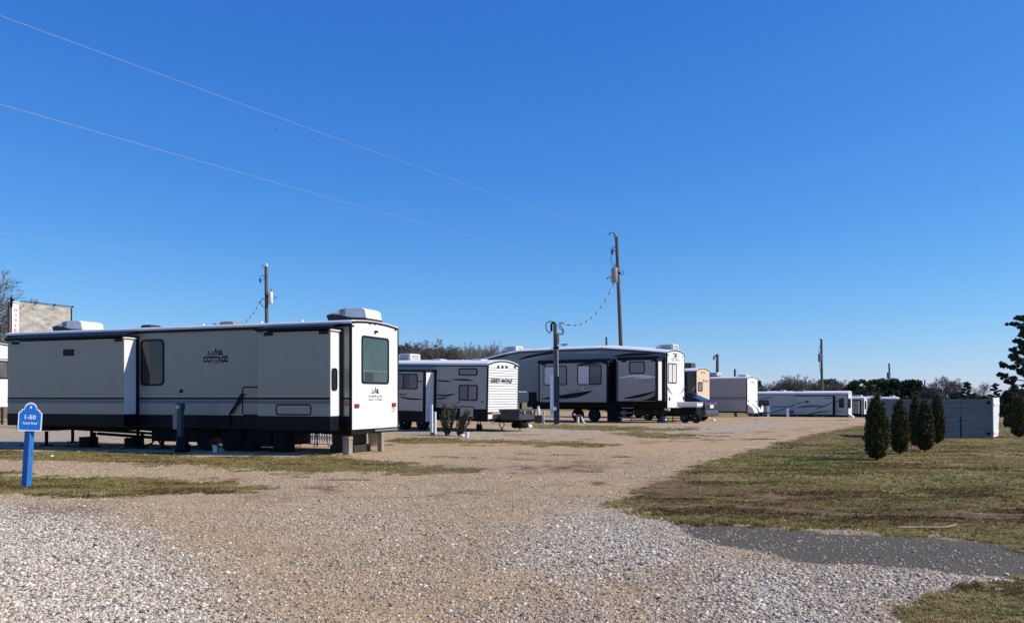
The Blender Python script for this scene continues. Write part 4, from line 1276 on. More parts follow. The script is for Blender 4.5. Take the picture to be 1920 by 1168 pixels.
def build_white_box():
    rv = RV("travel_trailer", "plain boxy trailer with a blank grey side and white sunlit end carrying a spare wheel", "trailer", 1400, 64.0, 34.5, group="trailers parked on the pitches")
    r = rv.root; W, L = 2.44, 7.5; xr = .025
    z1 = rv.S(1400, 709)[1]; z0 = rv.S(1385, 771)[1]
    shell(rv, W, [(0, z0, z1), (-L, z0, z1)], .10, M['grey_side'], M['white'], roof_t=.06)
    for py, w, mm in ((746, .10, M['stripe_grey']), (749.5, .05, M['stripe_mid'])):
        z = rv.S(1370, py)[1]; MB().box(-L + .03, -.04, -.005, 0, z - w / 2, z + w / 2).build("stripe", mm, r)
    for q in (-1.7, -3.4, -5.1): MB().box(q - .008, q + .008, -.004, 0, z0 + .02, z1 - .06).build("panel_seam", M['stripe_mid'], r)
    # fairing over the drawbar and the spare wheel on the end wall
    cov = mat("white_gas_bottle_cover", (.74, .74, .72), .45, .05)
    for y0, y1 in ((.05, .85), (1.25, 1.75)):
        MB().prism([(.03, z0 + .55), (.45, z0 + .25), (.60, z0 - .12), (.03, z0 - .12)], 'y', y0, y1).build("front_cover", cov, r, bevel=.03)
    sp = MB().lathe([(.2, -.09), (.34, -.1), (.40, -.05), (.40, .05), (.34, .1), (.2, .09)], (.35, 2.25, .55), 'x', 22).build("spare_wheel", M['rubber'], r, smooth=True)
    MB().lathe([(.001, .10), (.27, .105), (.30, .09), (.30, -.08), (.001, -.08)], (.35, 2.25, .55), 'x', 18).build("wheel_cover", M['white_paint'], sp)
    marker_lights(rv, [(1403, 751.5), (1418, 752)], xr, s=.07)
    y, z = rv.R(1411, 717, xr); MB().box(xr, xr + .004, y - .35, y + .35, z - .03, z + .03).build("badge", M['stripe_mid'], r)
    MB().tube([(.3, 1.3, z0 - .1), (.3, 1.3, .06)], .05, 8).box(.15, .45, 1.15, 1.45, 0, .06).build("tongue_jack", M['steel'], r)
    for y in (.8, 1.7): MB().tube([(0, y, z0 - .1), (1.3, 1.22, z0 - .12)], .05, 6).build("drawbar", M['steel'], r)
    roof_vent(rv, rv.S(1394, 708, .8)[0], .8, z1 + .18, .7, .12)
    ac_box(rv, rv.S(1349, 706, 1.2)[0], 1.2, z1 + .2, 1.1, .8, .30, 1)
    MB().tube([(-5.4, 1, z1 + .1), (-5.4, 1, z1 + .95), (-4.6, 1, z1 + 1.05)], .05, 6).build("folded_aerial", M['white_paint'], r)
    chassis(rv, L, W, z0)
    for x in (-3.4, -4.2): wheel(rv, x, .36, .1)
    for x in (-.9, -6.2): jack(rv, x, .3, z0)
build_white_box()

def build_long():
    rv = RV("travel_trailer", "long low trailer with dark diagonal stripes on its grey side, beyond the drive's bend", "trailer", 1590, 96.0, 31, group="trailers parked on the pitches")
    r = rv.root; W, L = 2.44, 10.8; xr = .025
    z1 = rv.S(1590, 738.5)[1]; z0 = rv.S(1540, 778)[1]
    side = mat("pale_grey_side_panel", (.52, .49, .43), .4, .05)
    shell(rv, W, [(0, z0, z1), (-L, z0, z1)], .2, side, M['white'], roof_t=.16)
    MB().box(-L + .03, -.04, -.02, 0, z1 - .10, z1 - .02).build("gutter", M['black'], r)
    p = .35
    s = slide(rv, rv.S(1490, 760, -p)[0], rv.S(1561, 760, -p)[0], z0 + .05, z1 - .28, p, side, None, None, False, .07)
    MB().box(rv.S(1561.5, 760, -p)[0], rv.S(1565, 760, -p)[0], -p + .02, 0, z0 + .05, z1 - .22).build("corner_moulding", M['black'], s)
    window(r, 'y', rv.sr(1422.8, 1441.5, 750, 760.5), 0, M['glass'], .1, .06)
    window(r, 'y', rv.sr(1573, 1582.5, 747, 764.5), 0, M['glass'], .1, .06)
    q = rv.sr(1480, 1487, 769, 776); outline(r, 'y', q, 0, M['black'], .06, .05, M['stripe_grey'])
    q = rv.sr(1509.5, 1516.5, 751.5, 754.5, -p); MB().box(q[0], q[1], -p - .02, -p, q[2], q[3]).build("vent_cover", M['black'], s)
    for pts, w in (([(1441, 775), (1462, 769), (1484, 761), (1490, 758)], .16), ([(1423, 748), (1436, 746), (1450, 744)], .14), ([(1440, 762.5), (1460, 762.5), (1478, 762.5)], .14)):
        swoosh(rv, r, pts, w, 0, M['stripe_grey'])
    for pts, w in (([(1490, 757.5), (1500, 755), (1508, 753)], .14), ([(1494, 764), (1515, 761.5), (1545, 761)], .28), ([(1528, 767), (1545, 761.5), (1560, 755)], .16), ([(1512, 777.5), (1530, 773.5), (1560, 769.5)], .20), ([(1546, 747), (1553, 746.2), (1560, 746.4)], .12)):
        swoosh(rv, s, pts, w, -p, M['stripe_grey'])
    for pts, w in (([(1565, 755), (1573, 751), (1583, 745)], .14), ([(1565, 771), (1575, 770.5), (1584, 771)], .1)):
        swoosh(rv, r, pts, w, 0, M['stripe_grey'])
    window(r, 'x', rv.rr(1590.2, 1595, 747, 765, xr), xr, M['glass'], .1, .08)
    MB().prism([(.03, z0 + .2), (.5, z0 - .1), (.7, z0 - .5), (.03, z0 - .3)], 'y', .1, .9).build("front_cover", M['white_paint'], r, bevel=.04)
    for px in (1433, 1500): ac_box(rv, rv.S(px + 8, 735, 1.2)[0], 1.2, z1 + .26, 1.1, .9, .36, 2)
    roof_vent(rv, rv.S(1468, 736, 1)[0], 1, z1 + .3, .6, .18)
    chassis(rv, L, W, z0)
    for px in (1512, 1522): wheel(rv, rv.S(px, 785, .1)[0], .36, .1)
    for x in (-.7, -9.8): jack(rv, x, .3, z0)
    MB().box(-3.9, -.4, -.05, .0, z0 - .3, z0 - .2).build("step_rail", M['galv'], r)
build_long()

def build_far(px, depth, th, label, win, slide_on):
    rv = RV("travel_trailer", label, "trailer", px, depth, th, group="trailers parked on the pitches")
    r = rv.root; W, L = 2.44, 7.5; xr = .025
    z1 = rv.S(px, 747.5)[1] if slide_on else rv.S(px, 748)[1]; z0 = .55
    shell(rv, W, [(0, z0, z1), (-L, z0, z1)], .16, M['grey_side'], M['white'], roof_t=.14)
    if slide_on:
        s = slide(rv, -3.6, -.5, z0 + .1, z1 - .3, .7, M['slate_light'], None, None, False, .1)
        MB().box(-3.55, -.55, -.72, -.7, z1 - .9, z1 - .82).build("stripe", M['stripe_grey'], s)
    else:
        for q in win: window(r, 'y', q, 0, M['glass'], .1, .07)
    window(r, 'x', (.6, 1.7, 1.2, 2.3), xr, M['glass'], .1, .1)
    roof_vent(rv, -.7, 1.2, z1 + .25, .7, .25)
    ac_box(rv, -2.2, 1.2, z1 + .25, 1.1, .8, .3, 1)
    chassis(rv, L, W, z0)
    for x in (-3.6, -4.4): wheel(rv, x, .36, .1)
    jack(rv, -.4, .4, z0)
build_far(1619.5, 112.0, 32, "white-ended trailer with one big slide-out, right beside the long striped trailer", [], True)
build_far(1637.5, 124.0, 32, "farthest white trailer with two small dark windows, half hidden behind the arborvitae", [(-1.6, -.5, 1.9, 2.6), (-1.6, -.5, 1.0, 1.7)], False)
build_far(1680, 118.0, 34, "white-roofed trailer glimpsed between the first two arborvitae", [(-1.5, -.3, 1.3, 2.2)], False)

def build_left_trailer():
    rv = RV("travel_trailer", "white trailer with a dark window band at the photo's left edge", "trailer", -86, 36.0, 23, group="trailers parked on the pitches")
    r = rv.root; W, L = 2.5, 8.0; xr = .025
    z1 = rv.R(5, 645, 0)[1] - .06; z0 = rv.R(5, 763, 0)[1]
    shell(rv, W, [(0, z0, z1), (-L, z0, z1)], .08, M['grey_side'], M['white'], roof_t=.05)
    y0, y1, za, zb = rv.rr(-60, 13, 675, 709.5, xr)
    window(r, 'x', (y0, W - .06, za, zb), xr, [M['glass'], M['curtain']], .05, .06)
    MB().box(xr, xr + .006, .05, W - .05, zb + .04, zb + .10).build("trim_line", M['stripe_mid'], r)
    chassis(rv, L, W, z0)
    for x in (-3.0, -3.9): wheel(rv, x, .38, .1)
    for y in (.4, W - .4): jack(rv, -.5, y, z0)
build_left_trailer()

# ---- parked car behind the fifth wheel and the low tandem trailer before it
def build_car():
    rv = RV("parked_car", "dark blue-grey hatchback car with sloping tailgate parked behind the white-ended fifth wheel", "car", 1321, 49.0, 35.5)
    r = rv.root; W = 1.85
    prof = [(0.0, .42), (.06, .70), (0.0, .98), (-.12, 1.12), (-.30, 1.20), (-3.3, 1.12), (-4.2, .95), (-4.55, .72), (-4.6, .35), (-4.4, .26), (-.15, .26)]
    MB().prism(prof, 'y', 0, W).build("body", M['car_paint'], r, bevel=.06)
    cab = MB(); lo = [(-.22, 1.16), (-1.25, 1.60), (-2.2, 1.66), (-2.75, 1.55), (-3.45, 1.10)]
    n = len(lo); ins = [.10, .24, .26, .22, .10]
    v = [(x, i_, z) for (x, z), i_ in zip(lo, ins)] + [(x, W - i_, z) for (x, z), i_ in zip(lo, ins)]
    f = [(i, i + 1, n + i + 1, n + i) for i in range(n - 1)] + [tuple(range(n - 1, -1, -1)), tuple(range(n, 2 * n)), (0, n, 2 * n - 1, n - 1)]
    cab.add(v, f).build("cabin", M['car_paint'], r, bevel=.03)
    MB().add([(-.30, .22, 1.205), (-.30, W - .22, 1.205), (-1.16, W - .33, 1.572), (-1.16, .33, 1.572), (-.33, .22, 1.16), (-.33, W - .22, 1.16), (-1.2, W - .33, 1.53), (-1.2, .33, 1.53)],
             [(0, 1, 2, 3), (7, 6, 5, 4), (0, 4, 5, 1), (1, 5, 6, 2), (2, 6, 7, 3), (3, 7, 4, 0)]).build("rear_window", M['glass'], r)
    MB().prism([(-.7, 1.24), (-1.35, 1.52), (-2.2, 1.58), (-2.7, 1.47), (-3.1, 1.20)], 'y', .14, .2).build("side_window", M['glass'], r)
    MB().prism([(.02, .30), (.10, .36), (.11, .56), (.02, .66), (-.3, .66), (-.3, .28)], 'y', -.02, W + .02).build("rear_bumper", M['bumper'], r, bevel=.05)
    MB().box(.045, .065, W / 2 - .26, W / 2 + .26, .76, .94).build("licence_plate", M['white_paint'], r)
    MB().box(.0, .05, W / 2 - .55, W / 2 + .55, .99, 1.03).build("chrome_strip", M['chrome'], r)
    for y in (.02, W - .34): MB().box(-.12, .02, y, y + .32, .90, 1.10).build("tail_light", M['red'], r, bevel=.03)
    MB().prism([(-1.1, 1.60), (-1.35, 1.69), (-1.0, 1.62)], 'y', .35, W - .35).build("roof_spoiler", M['black'], r)
    MB().box(-3.0, -2.85, -.16, .05, 1.12, 1.26).build("wing_mirror", M['black'], r, bevel=.03)
    for x in (-.85, -3.6):
        wheel(rv, x, .34, -.02, .22); wheel(rv, x, .34, W - .2, .22)
build_car()

def build_tandem():
    rv = RV("utility_trailer", "low black tandem-axle utility trailer with a pale deck edge beside the fifth wheel's rear", "trailer", 1306, 45.8, 33.5)
    r = rv.root; W = 0.8; S = rv.S
    x0 = S(1271, 760)[0]; z1 = S(1300, 753.5)[1]; zm = S(1300, 761.5)[1]
    MB().box(x0, 0, 0, W, zm - .06, zm + .02).build("deck", M['galv'], r)
    MB().box(x0 - .05, .05, -.03, .04, zm, z1).build("side_rail", M['white_paint'], r, bevel=.02)
    MB().box(x0 - .05, .05, W - .04, W + .03, zm, z1).build("side_rail", M['white_paint'], r, bevel=.02)
    MB().box(0, .04, .05, W - .05, zm, z1 - .08).build("end_rail", M['white_paint'], r, bevel=.02)
    MB().box(x0 + .02, -.02, .07, W - .05, .42, zm - .07).build("under_box", M['steel'], r, bevel=.03)
    for y in (.03, W - .03): MB().tube([(x0 + .5, y, zm - .08), (-.1, y, .75)], .03, 6).build("brace", M['steel'], r)
    for px in (1283, 1303 if False else 1304): wheel(rv, S(px, 776, -.12)[0], .27, -.12, .2, 9, M['galv'])
    MB().box(x0 + .02, -.02, -.13, -.01, .56, .60).build("mudguard", M['black'], r)
    MB().tube([(x0, W / 2, .45), (x0 - .9, W / 2, .42)], .05, 8).build("drawbar", M['steel'], r)
build_tandem()

# ----------------------------------------------------------------- blue post sign
def build_sign():
    p = on_ground(49, 14.35)
    t = empty("street_sign", p)
    t.rotation_euler = (0, math.radians(3.2), math.radians(27))
    t.scale = (.86, .86, 1.0)
    tag(t, "blue arched sign reading 1-50 Austin Street on a blue square post", "sign")
    post = MB().box(-.062, .062, -.062, .062, -.15, 1.20)
    o = post.build("post", M['blue_post'], t, bevel=.006); o.rotation_euler = (0, 0, math.radians(48))
    def plate(s, dz=0.0):
        pts = []
        w, h = .205 * s, .0
        base = [(-.205, 0.03), (-.195, .0), (-.17, -.0), (.17, 0), (.195, 0), (.205, .03), (.205, .30), (.19, .318), (.172, .325), (.158, .348), (.150, .365), (.112, .368)]
        arc = [(.112 * math.cos(a), .368 + .112 * math.sin(a)) for a in np.linspace(0.12, math.pi - 0.12, 13)]
        left = [(-x, z) for x, z in reversed(base[6:])]
        pts = base + arc + left
        c = .22
        return [(x * s, (z - c) * (1 - (1 - s) * .85) + c) for x, z in pts]
    zb = 0.94
    f = lambda P: [(x, z + zb) for x, z in P]
    MB().prism(f(plate(1.0)), 'y', -.105, -.09).build("board_edge", M['white_paint'], t)
    bd = MB().prism(f(plate(.885)), 'y', -.109, -.104).build("board", M['blue_sign'], t)
    text_on("1-50", bd, 'y', (0.0, -.1105, zb + .235), .19, .075, M['white_paint'], .03)
    text_on("Austin Street", bd, 'y', (0.0, -.1105, zb + .135), .25, .042, M['white_paint'], .025)
    dp = [(0, .415 + .026)] + [(.016 * math.cos(a), .405 + .02 * math.sin(a)) for a in np.linspace(.5, -math.pi - .5, 10)]
    MB().prism([(x, z + zb - .012) for x, z in dp], 'y', -.1112, -.109).build("emblem", M['white_paint'], bd)
    for z in (1.0, 1.15): MB().box(-.03, .03, -.092, -.06, z - .02, z + .02).build("bracket", M['galv'], t)
build_sign()

# ----------------------------------------------------------------- utility poles and lines
def pole_points(px_t, py_t, px_b, depth, r0=.15, r1=.11):
    top = at(px_t, py_t, depth)
    bot = on_ground(px_b, depth, -.3)
    return top, bot

def transformer(parent, c, r, h, m, side):
    """can with bushing on top, c relative to the pole's foot"""
    o = MB().lathe([(r * .9, 0), (r, .03), (r, h - .05), (r * .93, h), (.05, h + .03)], c, 'z', 16).build("transformer", m, parent, smooth=True)
    MB().lathe([(.05, 0), (.07, .05), (.04, .09), (.065, .13), (.035, .18), (.02, .30)], (c[0] + r * .3, c[1], c[2] + h), 'z', 10).build("bushing", M['stripe_grey'], o)
    MB().box(min(c[0], c[0] - side * r * 2), max(c[0], c[0] - side * r * 2), c[1] - .05, c[1] + .05, c[2] + h * .6, c[2] + h * .7).build("bracket", M['steel'], o)
    return o

def utility_pole(px_t, py_t, px_b, depth, label, r=.13, name="utility_pole", group="utility poles along the drive"):
    top, bot = pole_points(px_t, py_t, px_b, depth)
    t = empty(name, on_ground(px_b, depth))
    tag(t, label, "pole", group)
    o = t.location
    n = 8
    pts = [bot + (top - bot) * i / n - o for i in range(n + 1)]
    MB().tube(pts, [r * 1.12 - (r * .3) * i / n for i in range(n + 1)], 12).build("pole", M['wood_pole'], t, smooth=True)
    return t, top - o, o

def loop(parent, pts, r=.02, m=None, name="jumper_wire"):
    P = [Vector(p) for p in pts]; Q = []
    for i in range(len(P) - 1):
        p0, p1, p2, p3 = P[max(i - 1, 0)], P[i], P[i + 1], P[min(i + 2, len(P) - 1)]
        for k in range(6):
            s = k / 6
            Q.append(0.5 * ((2 * p1) + (p2 - p0) * s + (2 * p0 - 5 * p1 + 4 * p2 - p3) * s * s + (3 * p1 - p0 - 3 * p2 + p3) * s ** 3))
    Q.append(P[-1])
    return MB().tube(Q, r, 5).build(name, m or M['cable'], parent)

def rel(o, px, py, d):
    return at(px, py, d) - o

d1 = 58.0
T1, top1, o1 = utility_pole(1156, 444, 1170, d1, "tall leaning utility pole with a grey transformer rising behind the fifth wheel", .14)
MB().tube([top1 + Vector((-.05, 0, -.3)), top1 + Vector((-.12, 0, .12))], .05, 8).lathe([(.05, 0), (.1, .04), (.05, .1), (.02, .2)], tuple(top1 + Vector((-.12, 0, .12))), 'z', 10).build("insulator", M['stripe_grey'], T1)
p = rel(o1, 1152, 530, d1 - .25); transformer(T1, (p.x, p.y, p.z), .22, 1.0, mat("grey_transformer_can", (.30, .31, .31), .5, .1), -1)
p = rel(o1, 1147, 478, d1); MB().tube([p, p + Vector((.08, 0, .38))], .07, 8).tube([p + Vector((.08, 0, .3)), rel(o1, 1156.5, 472, d1)], .025, 6).build("fuse_cutout", M['stripe_grey'], T1)
loop(T1, [rel(o1, 1157, 472, d1), rel(o1, 1152, 463, d1), rel(o1, 1146, 468, d1), rel(o1, 1146, 474, d1)])
loop(T1, [rel(o1, 1147.5, 480, d1), rel(o1, 1144, 487, d1), rel(o1, 1147, 492, d1), rel(o1, 1150, 500, d1)], .018)
loop(T1, [rel(o1, 1165, 507, d1), rel(o1, 1170, 511, d1), rel(o1, 1166, 516, d1), rel(o1, 1162, 510, d1)], .02)
loop(T1, [rel(o1, 1148, 519, d1), rel(o1, 1141, 519, d1), rel(o1, 1138, 523, d1), rel(o1, 1143, 522, d1), rel(o1, 1150, 520, d1)], .02)
loop(T1, [rel(o1, 1154, 441, d1), rel(o1, 1149, 437, d1), rel(o1, 1143, 436, d1)], .025)
p = rel(o1, 1143, 437, d1); MB().tube([p, p + Vector((0, 0, -.18))], .05, 8).build("insulator", M['stripe_grey'], T1)

d2 = 65.0
T2, top2, o2 = utility_pole(499, 500, 502, d2, "utility pole with a white transformer rising behind the COTTAGE trailer", .15)
p = rel(o2, 500, 499, d2); MB().lathe([(.06, -.1), (.11, 0), (.06, .08), (.1, .14), (.03, .2)], tuple(p), 'z', 10).build("insulator", M['stripe_pale'], T2)
p = rel(o2, 507.5, 569.5, d2 - .2); transformer(T2, tuple(p), .17, .9, M['white_paint'], 1)
p = rel(o2, 488.5, 530, d2); MB().tube([p, p + Vector((-.06, 0, .3))], .07, 8).build("fuse_cutout", M['stripe_grey'], T2)
loop(T2, [rel(o2, 498, 525, d2), rel(o2, 494, 516.5, d2), rel(o2, 489, 519, d2), rel(o2, 488, 524, d2)])
loop(T2, [rel(o2, 498, 524, d2), rel(o2, 493, 524.5, d2), rel(o2, 490, 523, d2)], .02)
loop(T2, [rel(o2, 496, 502, d2), rel(o2, 494, 500, d2), rel(o2, 491, 496, d2)], .02)
loop(T2, [rel(o2, 510, 548, d2), rel(o2, 513, 556, d2), rel(o2, 510, 562, d2), rel(o2, 515, 560, d2), rel(o2, 519, 556, d2)], .02)
loop(T2, [rel(o2, 499, 559, d2), rel(o2, 492, 561, d2), rel(o2, 488, 566, d2), rel(o2, 491, 573, d2), rel(o2, 497, 577, d2)], .025)

d3 = 44.0
T3, top3, o3 = utility_pole(1041, 606, 1043.5, d3, "short service pole with looped cables in front of the slate blue fifth wheel", .125)
o = MB().box(-.33, -.15, -.16, -.05, .30, rel(o3, 1034, 704, d3).z).build("meter_board", M['pale_blue'], T3)
MB().tube([Vector((.10, -.13, .3)), Vector((.06, -.13, 2.7)), rel(o3, 1045, 625, d3) + Vector((0, -.13, 0))], .035, 8).build("conduit", M['galv'], T3)
MB().box(-.10, .14, -.17, -.09, .05, 2.45).build("lower_sleeve", mat('dark_blue_sleeve_paint', (.016, .03, .045), .6, .2), T3)
p = rel(o3, 1034, 608, d3); MB().tube([p + Vector((0, 0, -.35)), p, p + Vector((.08, -.05, .1)), p + Vector((.15, -.05, .02))], .06, 8).build("weather_head", M['black'], T3)
p = rel(o3, 1040, 766, d3 - .2); MB().lathe([(.001, -.05), (.10, -.05), (.10, .05), (.001, .05)], tuple(p), 'y', 14).build("meter", M['white_paint'], T3)
MB().box(-.14, .12, -.18, -.1, rel(o3, 1040, 654, d3).z, rel(o3, 1040, 650, d3).z).build("strap", M['black'], T3)
p = rel(o3, 1046, 640, d3); MB().box(p.x - .06, p.x + .06, -.2, -.08, p.z - .15, p.z + .4).build("lamp_bracket", M['wood_block'], T3)
loop(T3, [rel(o3, 1041, 604, d3), rel(o3, 1030, 603, d3), rel(o3, 1024, 607, d3), rel(o3, 1025, 618, d3), rel(o3, 1031, 624, d3), rel(o3, 1034, 615, d3)], .025)
loop(T3, [rel(o3, 1049, 605, d3), rel(o3, 1052, 613, d3), rel(o3, 1057, 621, d3), rel(o3, 1054, 627, d3), rel(o3, 1047, 625, d3)], .025)
loop(T3, [rel(o3, 1047, 609, d3), rel(o3, 1050, 617, d3), rel(o3, 1055, 618, d3), rel(o3, 1053, 625, d3)], .02)

T4, top4, o4 = utility_pole(1345, 664, 1345, 80.0, "short pole with a floodlight above the plain boxy trailer", .16)
p = rel(o4, 1340, 672, 80); MB().tube([p + Vector((.3, 0, .25)), p + Vector((0, 0, .3)), p + Vector((-.05, 0, .15))], .05, 6).build("lamp_arm", M['galv'], T4)
MB().lathe([(.05, .3), (.14, .2), (.17, 0), (.2, -.1)], tuple(p), 'z', 12).build("lamp_head", M['galv'], T4)
utility_pole(1378, 692, 1379, 110.0, "thin far pole tip showing over the plain boxy trailer's roof", .16)
utility_pole(1137, 632, 1138, 110.0, "dark pole tip showing over the fifth wheel's roof", .16)
T5, top5, o5 = utility_pole(1540, 636, 1542, 110.0, "utility pole with a grey transformer behind the long striped trailer", .17)
p = rel(o5, 1537, 678, 109.8); transformer(T5, tuple(p), .2, 1.0, mat("slate_transformer_can", (.2, .21, .22), .5, .1), -1)
loop(T5, [rel(o5, 1539, 700, 109.7), rel(o5, 1537, 690, 109.7), rel(o5, 1535, 660, 109.7), rel(o5, 1539, 645, 109.7)], .03)
p = rel(o5, 1537.5, 635, 110); MB().tube([p, p + Vector((.1, 0, -.2))], .08, 8).build("insulator", M['stripe_grey'], T5)
T6, top6, o6 = utility_pole(1667, 681, 1671, 165.0, "far utility pole standing above the first arborvitae", .19)
p = rel(o6, 1665.5, 709, 164.7); transformer(T6, tuple(p), .26, 1.1, M['stripe_grey'], -1)
loop(T6, [rel(o6, 1667, 712, 164.6), rel(o6, 1664, 730, 164.6), rel(o6, 1658, 737, 164.6)], .035)
utility_pole(1734, 712, 1735, 190.0, "farthest thin pole above the grey plank wall", .18)

def overhead(a, b, sag, r, label, m, ext=0.0, n=40, group="overhead power lines"):
    a, b = Vector(a), Vector(b)
    if ext: a = a + (a - b).normalized() * ext
    pts = []
    for i in range(n + 1):
        t = i / n
        p = a.lerp(b, t); p.z -= 4 * sag * t * (1 - t); pts.append(p)
    o = MB().tube([p - pts[0] for p in pts], r, 6).build("power_line", m, None, smooth=True)
    o.location = pts[0]
    tag(o, label, "power line", group)
    return o
def span(px0, py0, depth0, end, sag, r, label, over=26.0):
    """a line from its pole back through the point seen at px0,py0 and on out of the frame"""
    q = at(px0, py0, depth0); e = Vector(end)
    d = (q - e); L = d.length; d2 = d / L
    a = q + d2 * over
    a.z = q.z + d2.z * over
    # keep the visible point on the sagging curve
    t = over / (L + over); a.z += 4 * sag * t * (1 - t) / max(1 - t, .1)
    return overhead(a, e, sag, r, label, M['wire'])
span(0, 30, 20.8, at(1143, 436, d1), .35, .0075, "upper bright power line sloping down to the tall pole behind the fifth wheel")
span(0, 196, 20.8, at(1152, 512, d1), .35, .0078, "lower bright power line sloping down to the tall pole's transformer")
span(0, 437, 47.0, at(491, 496, d2), .25, .010, "faint power line reaching the top of the pole behind the COTTAGE trailer")
span(0, 514, 47.0, at(498, 550, d2), .25, .009, "faintest low power line reaching the white transformer")

def triplex(a, b, sag, label):
    """two dark strands wound round a bare neutral"""
    t = empty("service_cable", a); tag(t, label, "cable", "twisted service cables")
    a, b = Vector(a), Vector(b); n = 160
    pts = []
    for i in range(n + 1):
        s = i / n; p = a.lerp(b, s); p.z -= 4 * sag * s * (1 - s); pts.append(p - a)
    side = (b - a).cross(Vector((0, 0, 1))).normalized(); up = Vector((0, 0, 1))
    for k, mm in enumerate((M['cable'], M['cable'], M['cable_grey'])):
        q = []
        for i, p in enumerate(pts):
            an = i * 0.42 + k * 2.1
            q.append(p + side * .021 * math.cos(an) + up * .021 * math.sin(an))
        MB().tube(q, .015, 5).build("strand", mm, t, smooth=True)
triplex(at(1151, 531, d1 - .3), at(1050, 604, d3), 1.1, "twisted service cable drooping between the tall pole and the short service pole")
p_end = at(400, 606, 40.0)
triplex(at(487, 566, d2 - .3), p_end, .9, "twisted service cable running down from the white transformer behind the COTTAGE trailer")

# ----------------------------------------------------------------- trees and plants
def prisms_np(a, b, ra, rb, n=3):
    """many straight tapered twigs at once: starts a, ends b (N,3)"""
    a = np.asarray(a, float); b = np.asarray(b, float)
    d = b - a; L = np.linalg.norm(d, axis=1, keepdims=True) + 1e-9; d = d / L
    ref = np.where(np.abs(d[:, 2:3]) < .9, np.array([[0, 0, 1.0]]), np.array([[1.0, 0, 0]]))
    u = np.cross(d, ref); u /= np.linalg.norm(u, axis=1, keepdims=True) + 1e-9
    w = np.cross(d, u)
    N = len(a); v = np.zeros((N, 2 * n, 3))
    ra = np.broadcast_to(ra, N)[:, None]; rb = np.broadcast_to(rb, N)[:, None]
    for k in range(n):
        c, s = math.cos(2 * math.pi * k / n), math.sin(2 * math.pi * k / n)
        v[:, k] = a + (u * c + w * s) * ra; v[:, n + k] = b + (u * c + w * s) * rb
    base = (np.arange(N) * 2 * n)[:, None]
    f = np.concatenate([base + np.array([[k, (k + 1) % n, n + (k + 1) % n, n + k]]) for k in range(n)], 0)
    return v.reshape(-1, 3), f

def branch_segments(seed, h, trunk_r, spread=1.0, levels=4, kids=(9, 5, 4, 4), first=.28, up=.35):
    r = random.Random(seed); out = {0: [], 1: []}
    def grow(p, d, L, rad, lev):
        segs = 5 if lev == 0 else 3 if lev < 3 else 2
        pts = [(p.copy(), rad)]
        q = p.copy(); dd = d.copy()
        for i in range(segs):
            dd = (dd + Vector((r.uniform(-1, 1), r.uniform(-1, 1), r.uniform(-.3, 1) * up)) * (.10 + .08 * lev)).normalized()
            q = q + dd * (L / segs)
            pts.append((q.copy(), rad * (1 - .75 * (i + 1) / segs)))
        for (a, ra), (b, rb) in zip(pts, pts[1:]):
            out[0 if lev == 0 else 1].append((a, b, ra, rb))
        if lev >= levels: return
        n = kids[lev]
        for k in range(n):
            t = (first + (1 - first) * (k + r.random()) / n) if lev == 0 else (.25 + .75 * (k + r.random()) / n)
            i = min(int(t * segs), segs - 1); f = t * segs - i
            s = pts[i][0].lerp(pts[i + 1][0], f)
            az = r.uniform(0, 6.28) if lev else 2.4 * k + r.uniform(-.4, .4)
            ax = dd.orthogonal().normalized(); ay = dd.cross(ax)
            ang = r.uniform(.55, 1.05) * spread * (1.0 if lev else (1.15 - .5 * t))
            nd = (dd * math.cos(ang) + (ax * math.cos(az) + ay * math.sin(az)) * math.sin(ang)).normalized()
            LL = L * r.uniform(.45, .7) * ((1.05 - .5 * t) if lev == 0 else (1.1 - .4 * t))
            grow(s, nd, LL, max(pts[i][1] * .55, .012), lev + 1)
    grow(Vector((0, 0, 0)), Vector((0, 0, 1)), h, trunk_r, 0)
    return out

def bare_tree(seed, h, m, twig=.016, levels=4, kids=(10, 5, 4, 4), spread=1.0, name="bare_tree"):
    s = branch_segments(seed, h * .82, h * .022, spread, levels, kids)
    t = empty(name)
    for nm, k, n in (("trunk", 0, 7), ("branches", 1, 3)):
        A = np.array([tuple(a) for a, b, ra, rb in s[k]]); B = np.array([tuple(b) for a, b, ra, rb in s[k]])
        RA = np.maximum([q[2] for q in s[k]], twig); RB = np.maximum([q[3] for q in s[k]], twig * .8)
        v, f = prisms_np(A, B, RA, RB, n)
        me = mesh_np(nm, v, f); me.materials.append(m)
        finish(bpy.data.objects.new(nm, me), t)
    return t

def leaf_quads(c, size, r, flat=0.0, upw=0.0):
    """one small leaf-sized face at every point c (N,3)"""
    N = len(c)
    u = r.normal(0, 1, (N, 3)); u[:, 2] = u[:, 2] * (1 - flat) + upw; u /= np.linalg.norm(u, axis=1, keepdims=True)
    w = r.normal(0, 1, (N, 3)); w -= u * (w * u).sum(1, keepdims=True); w /= np.linalg.norm(w, axis=1, keepdims=True)
    s = (size * r.uniform(.6, 1.3, N))[:, None]
    v = np.stack([c - u * s - w * s * .45, c - u * s * .1 + w * s * .55 * 0 - w * s * .6, c + u * s, c + w * s * .6], 1)
    f = np.arange(4 * N).reshape(N, 4)
    return v.reshape(-1, 3), f

def crown_obj(name, pts, size, m, parent, r, flat=0.0, upw=0.0):
    v, f = leaf_quads(pts, size, r, flat, upw)
    me = mesh_np(name, v, f); me.materials.append(m)
    return finish(bpy.data.objects.new(name, me), parent)

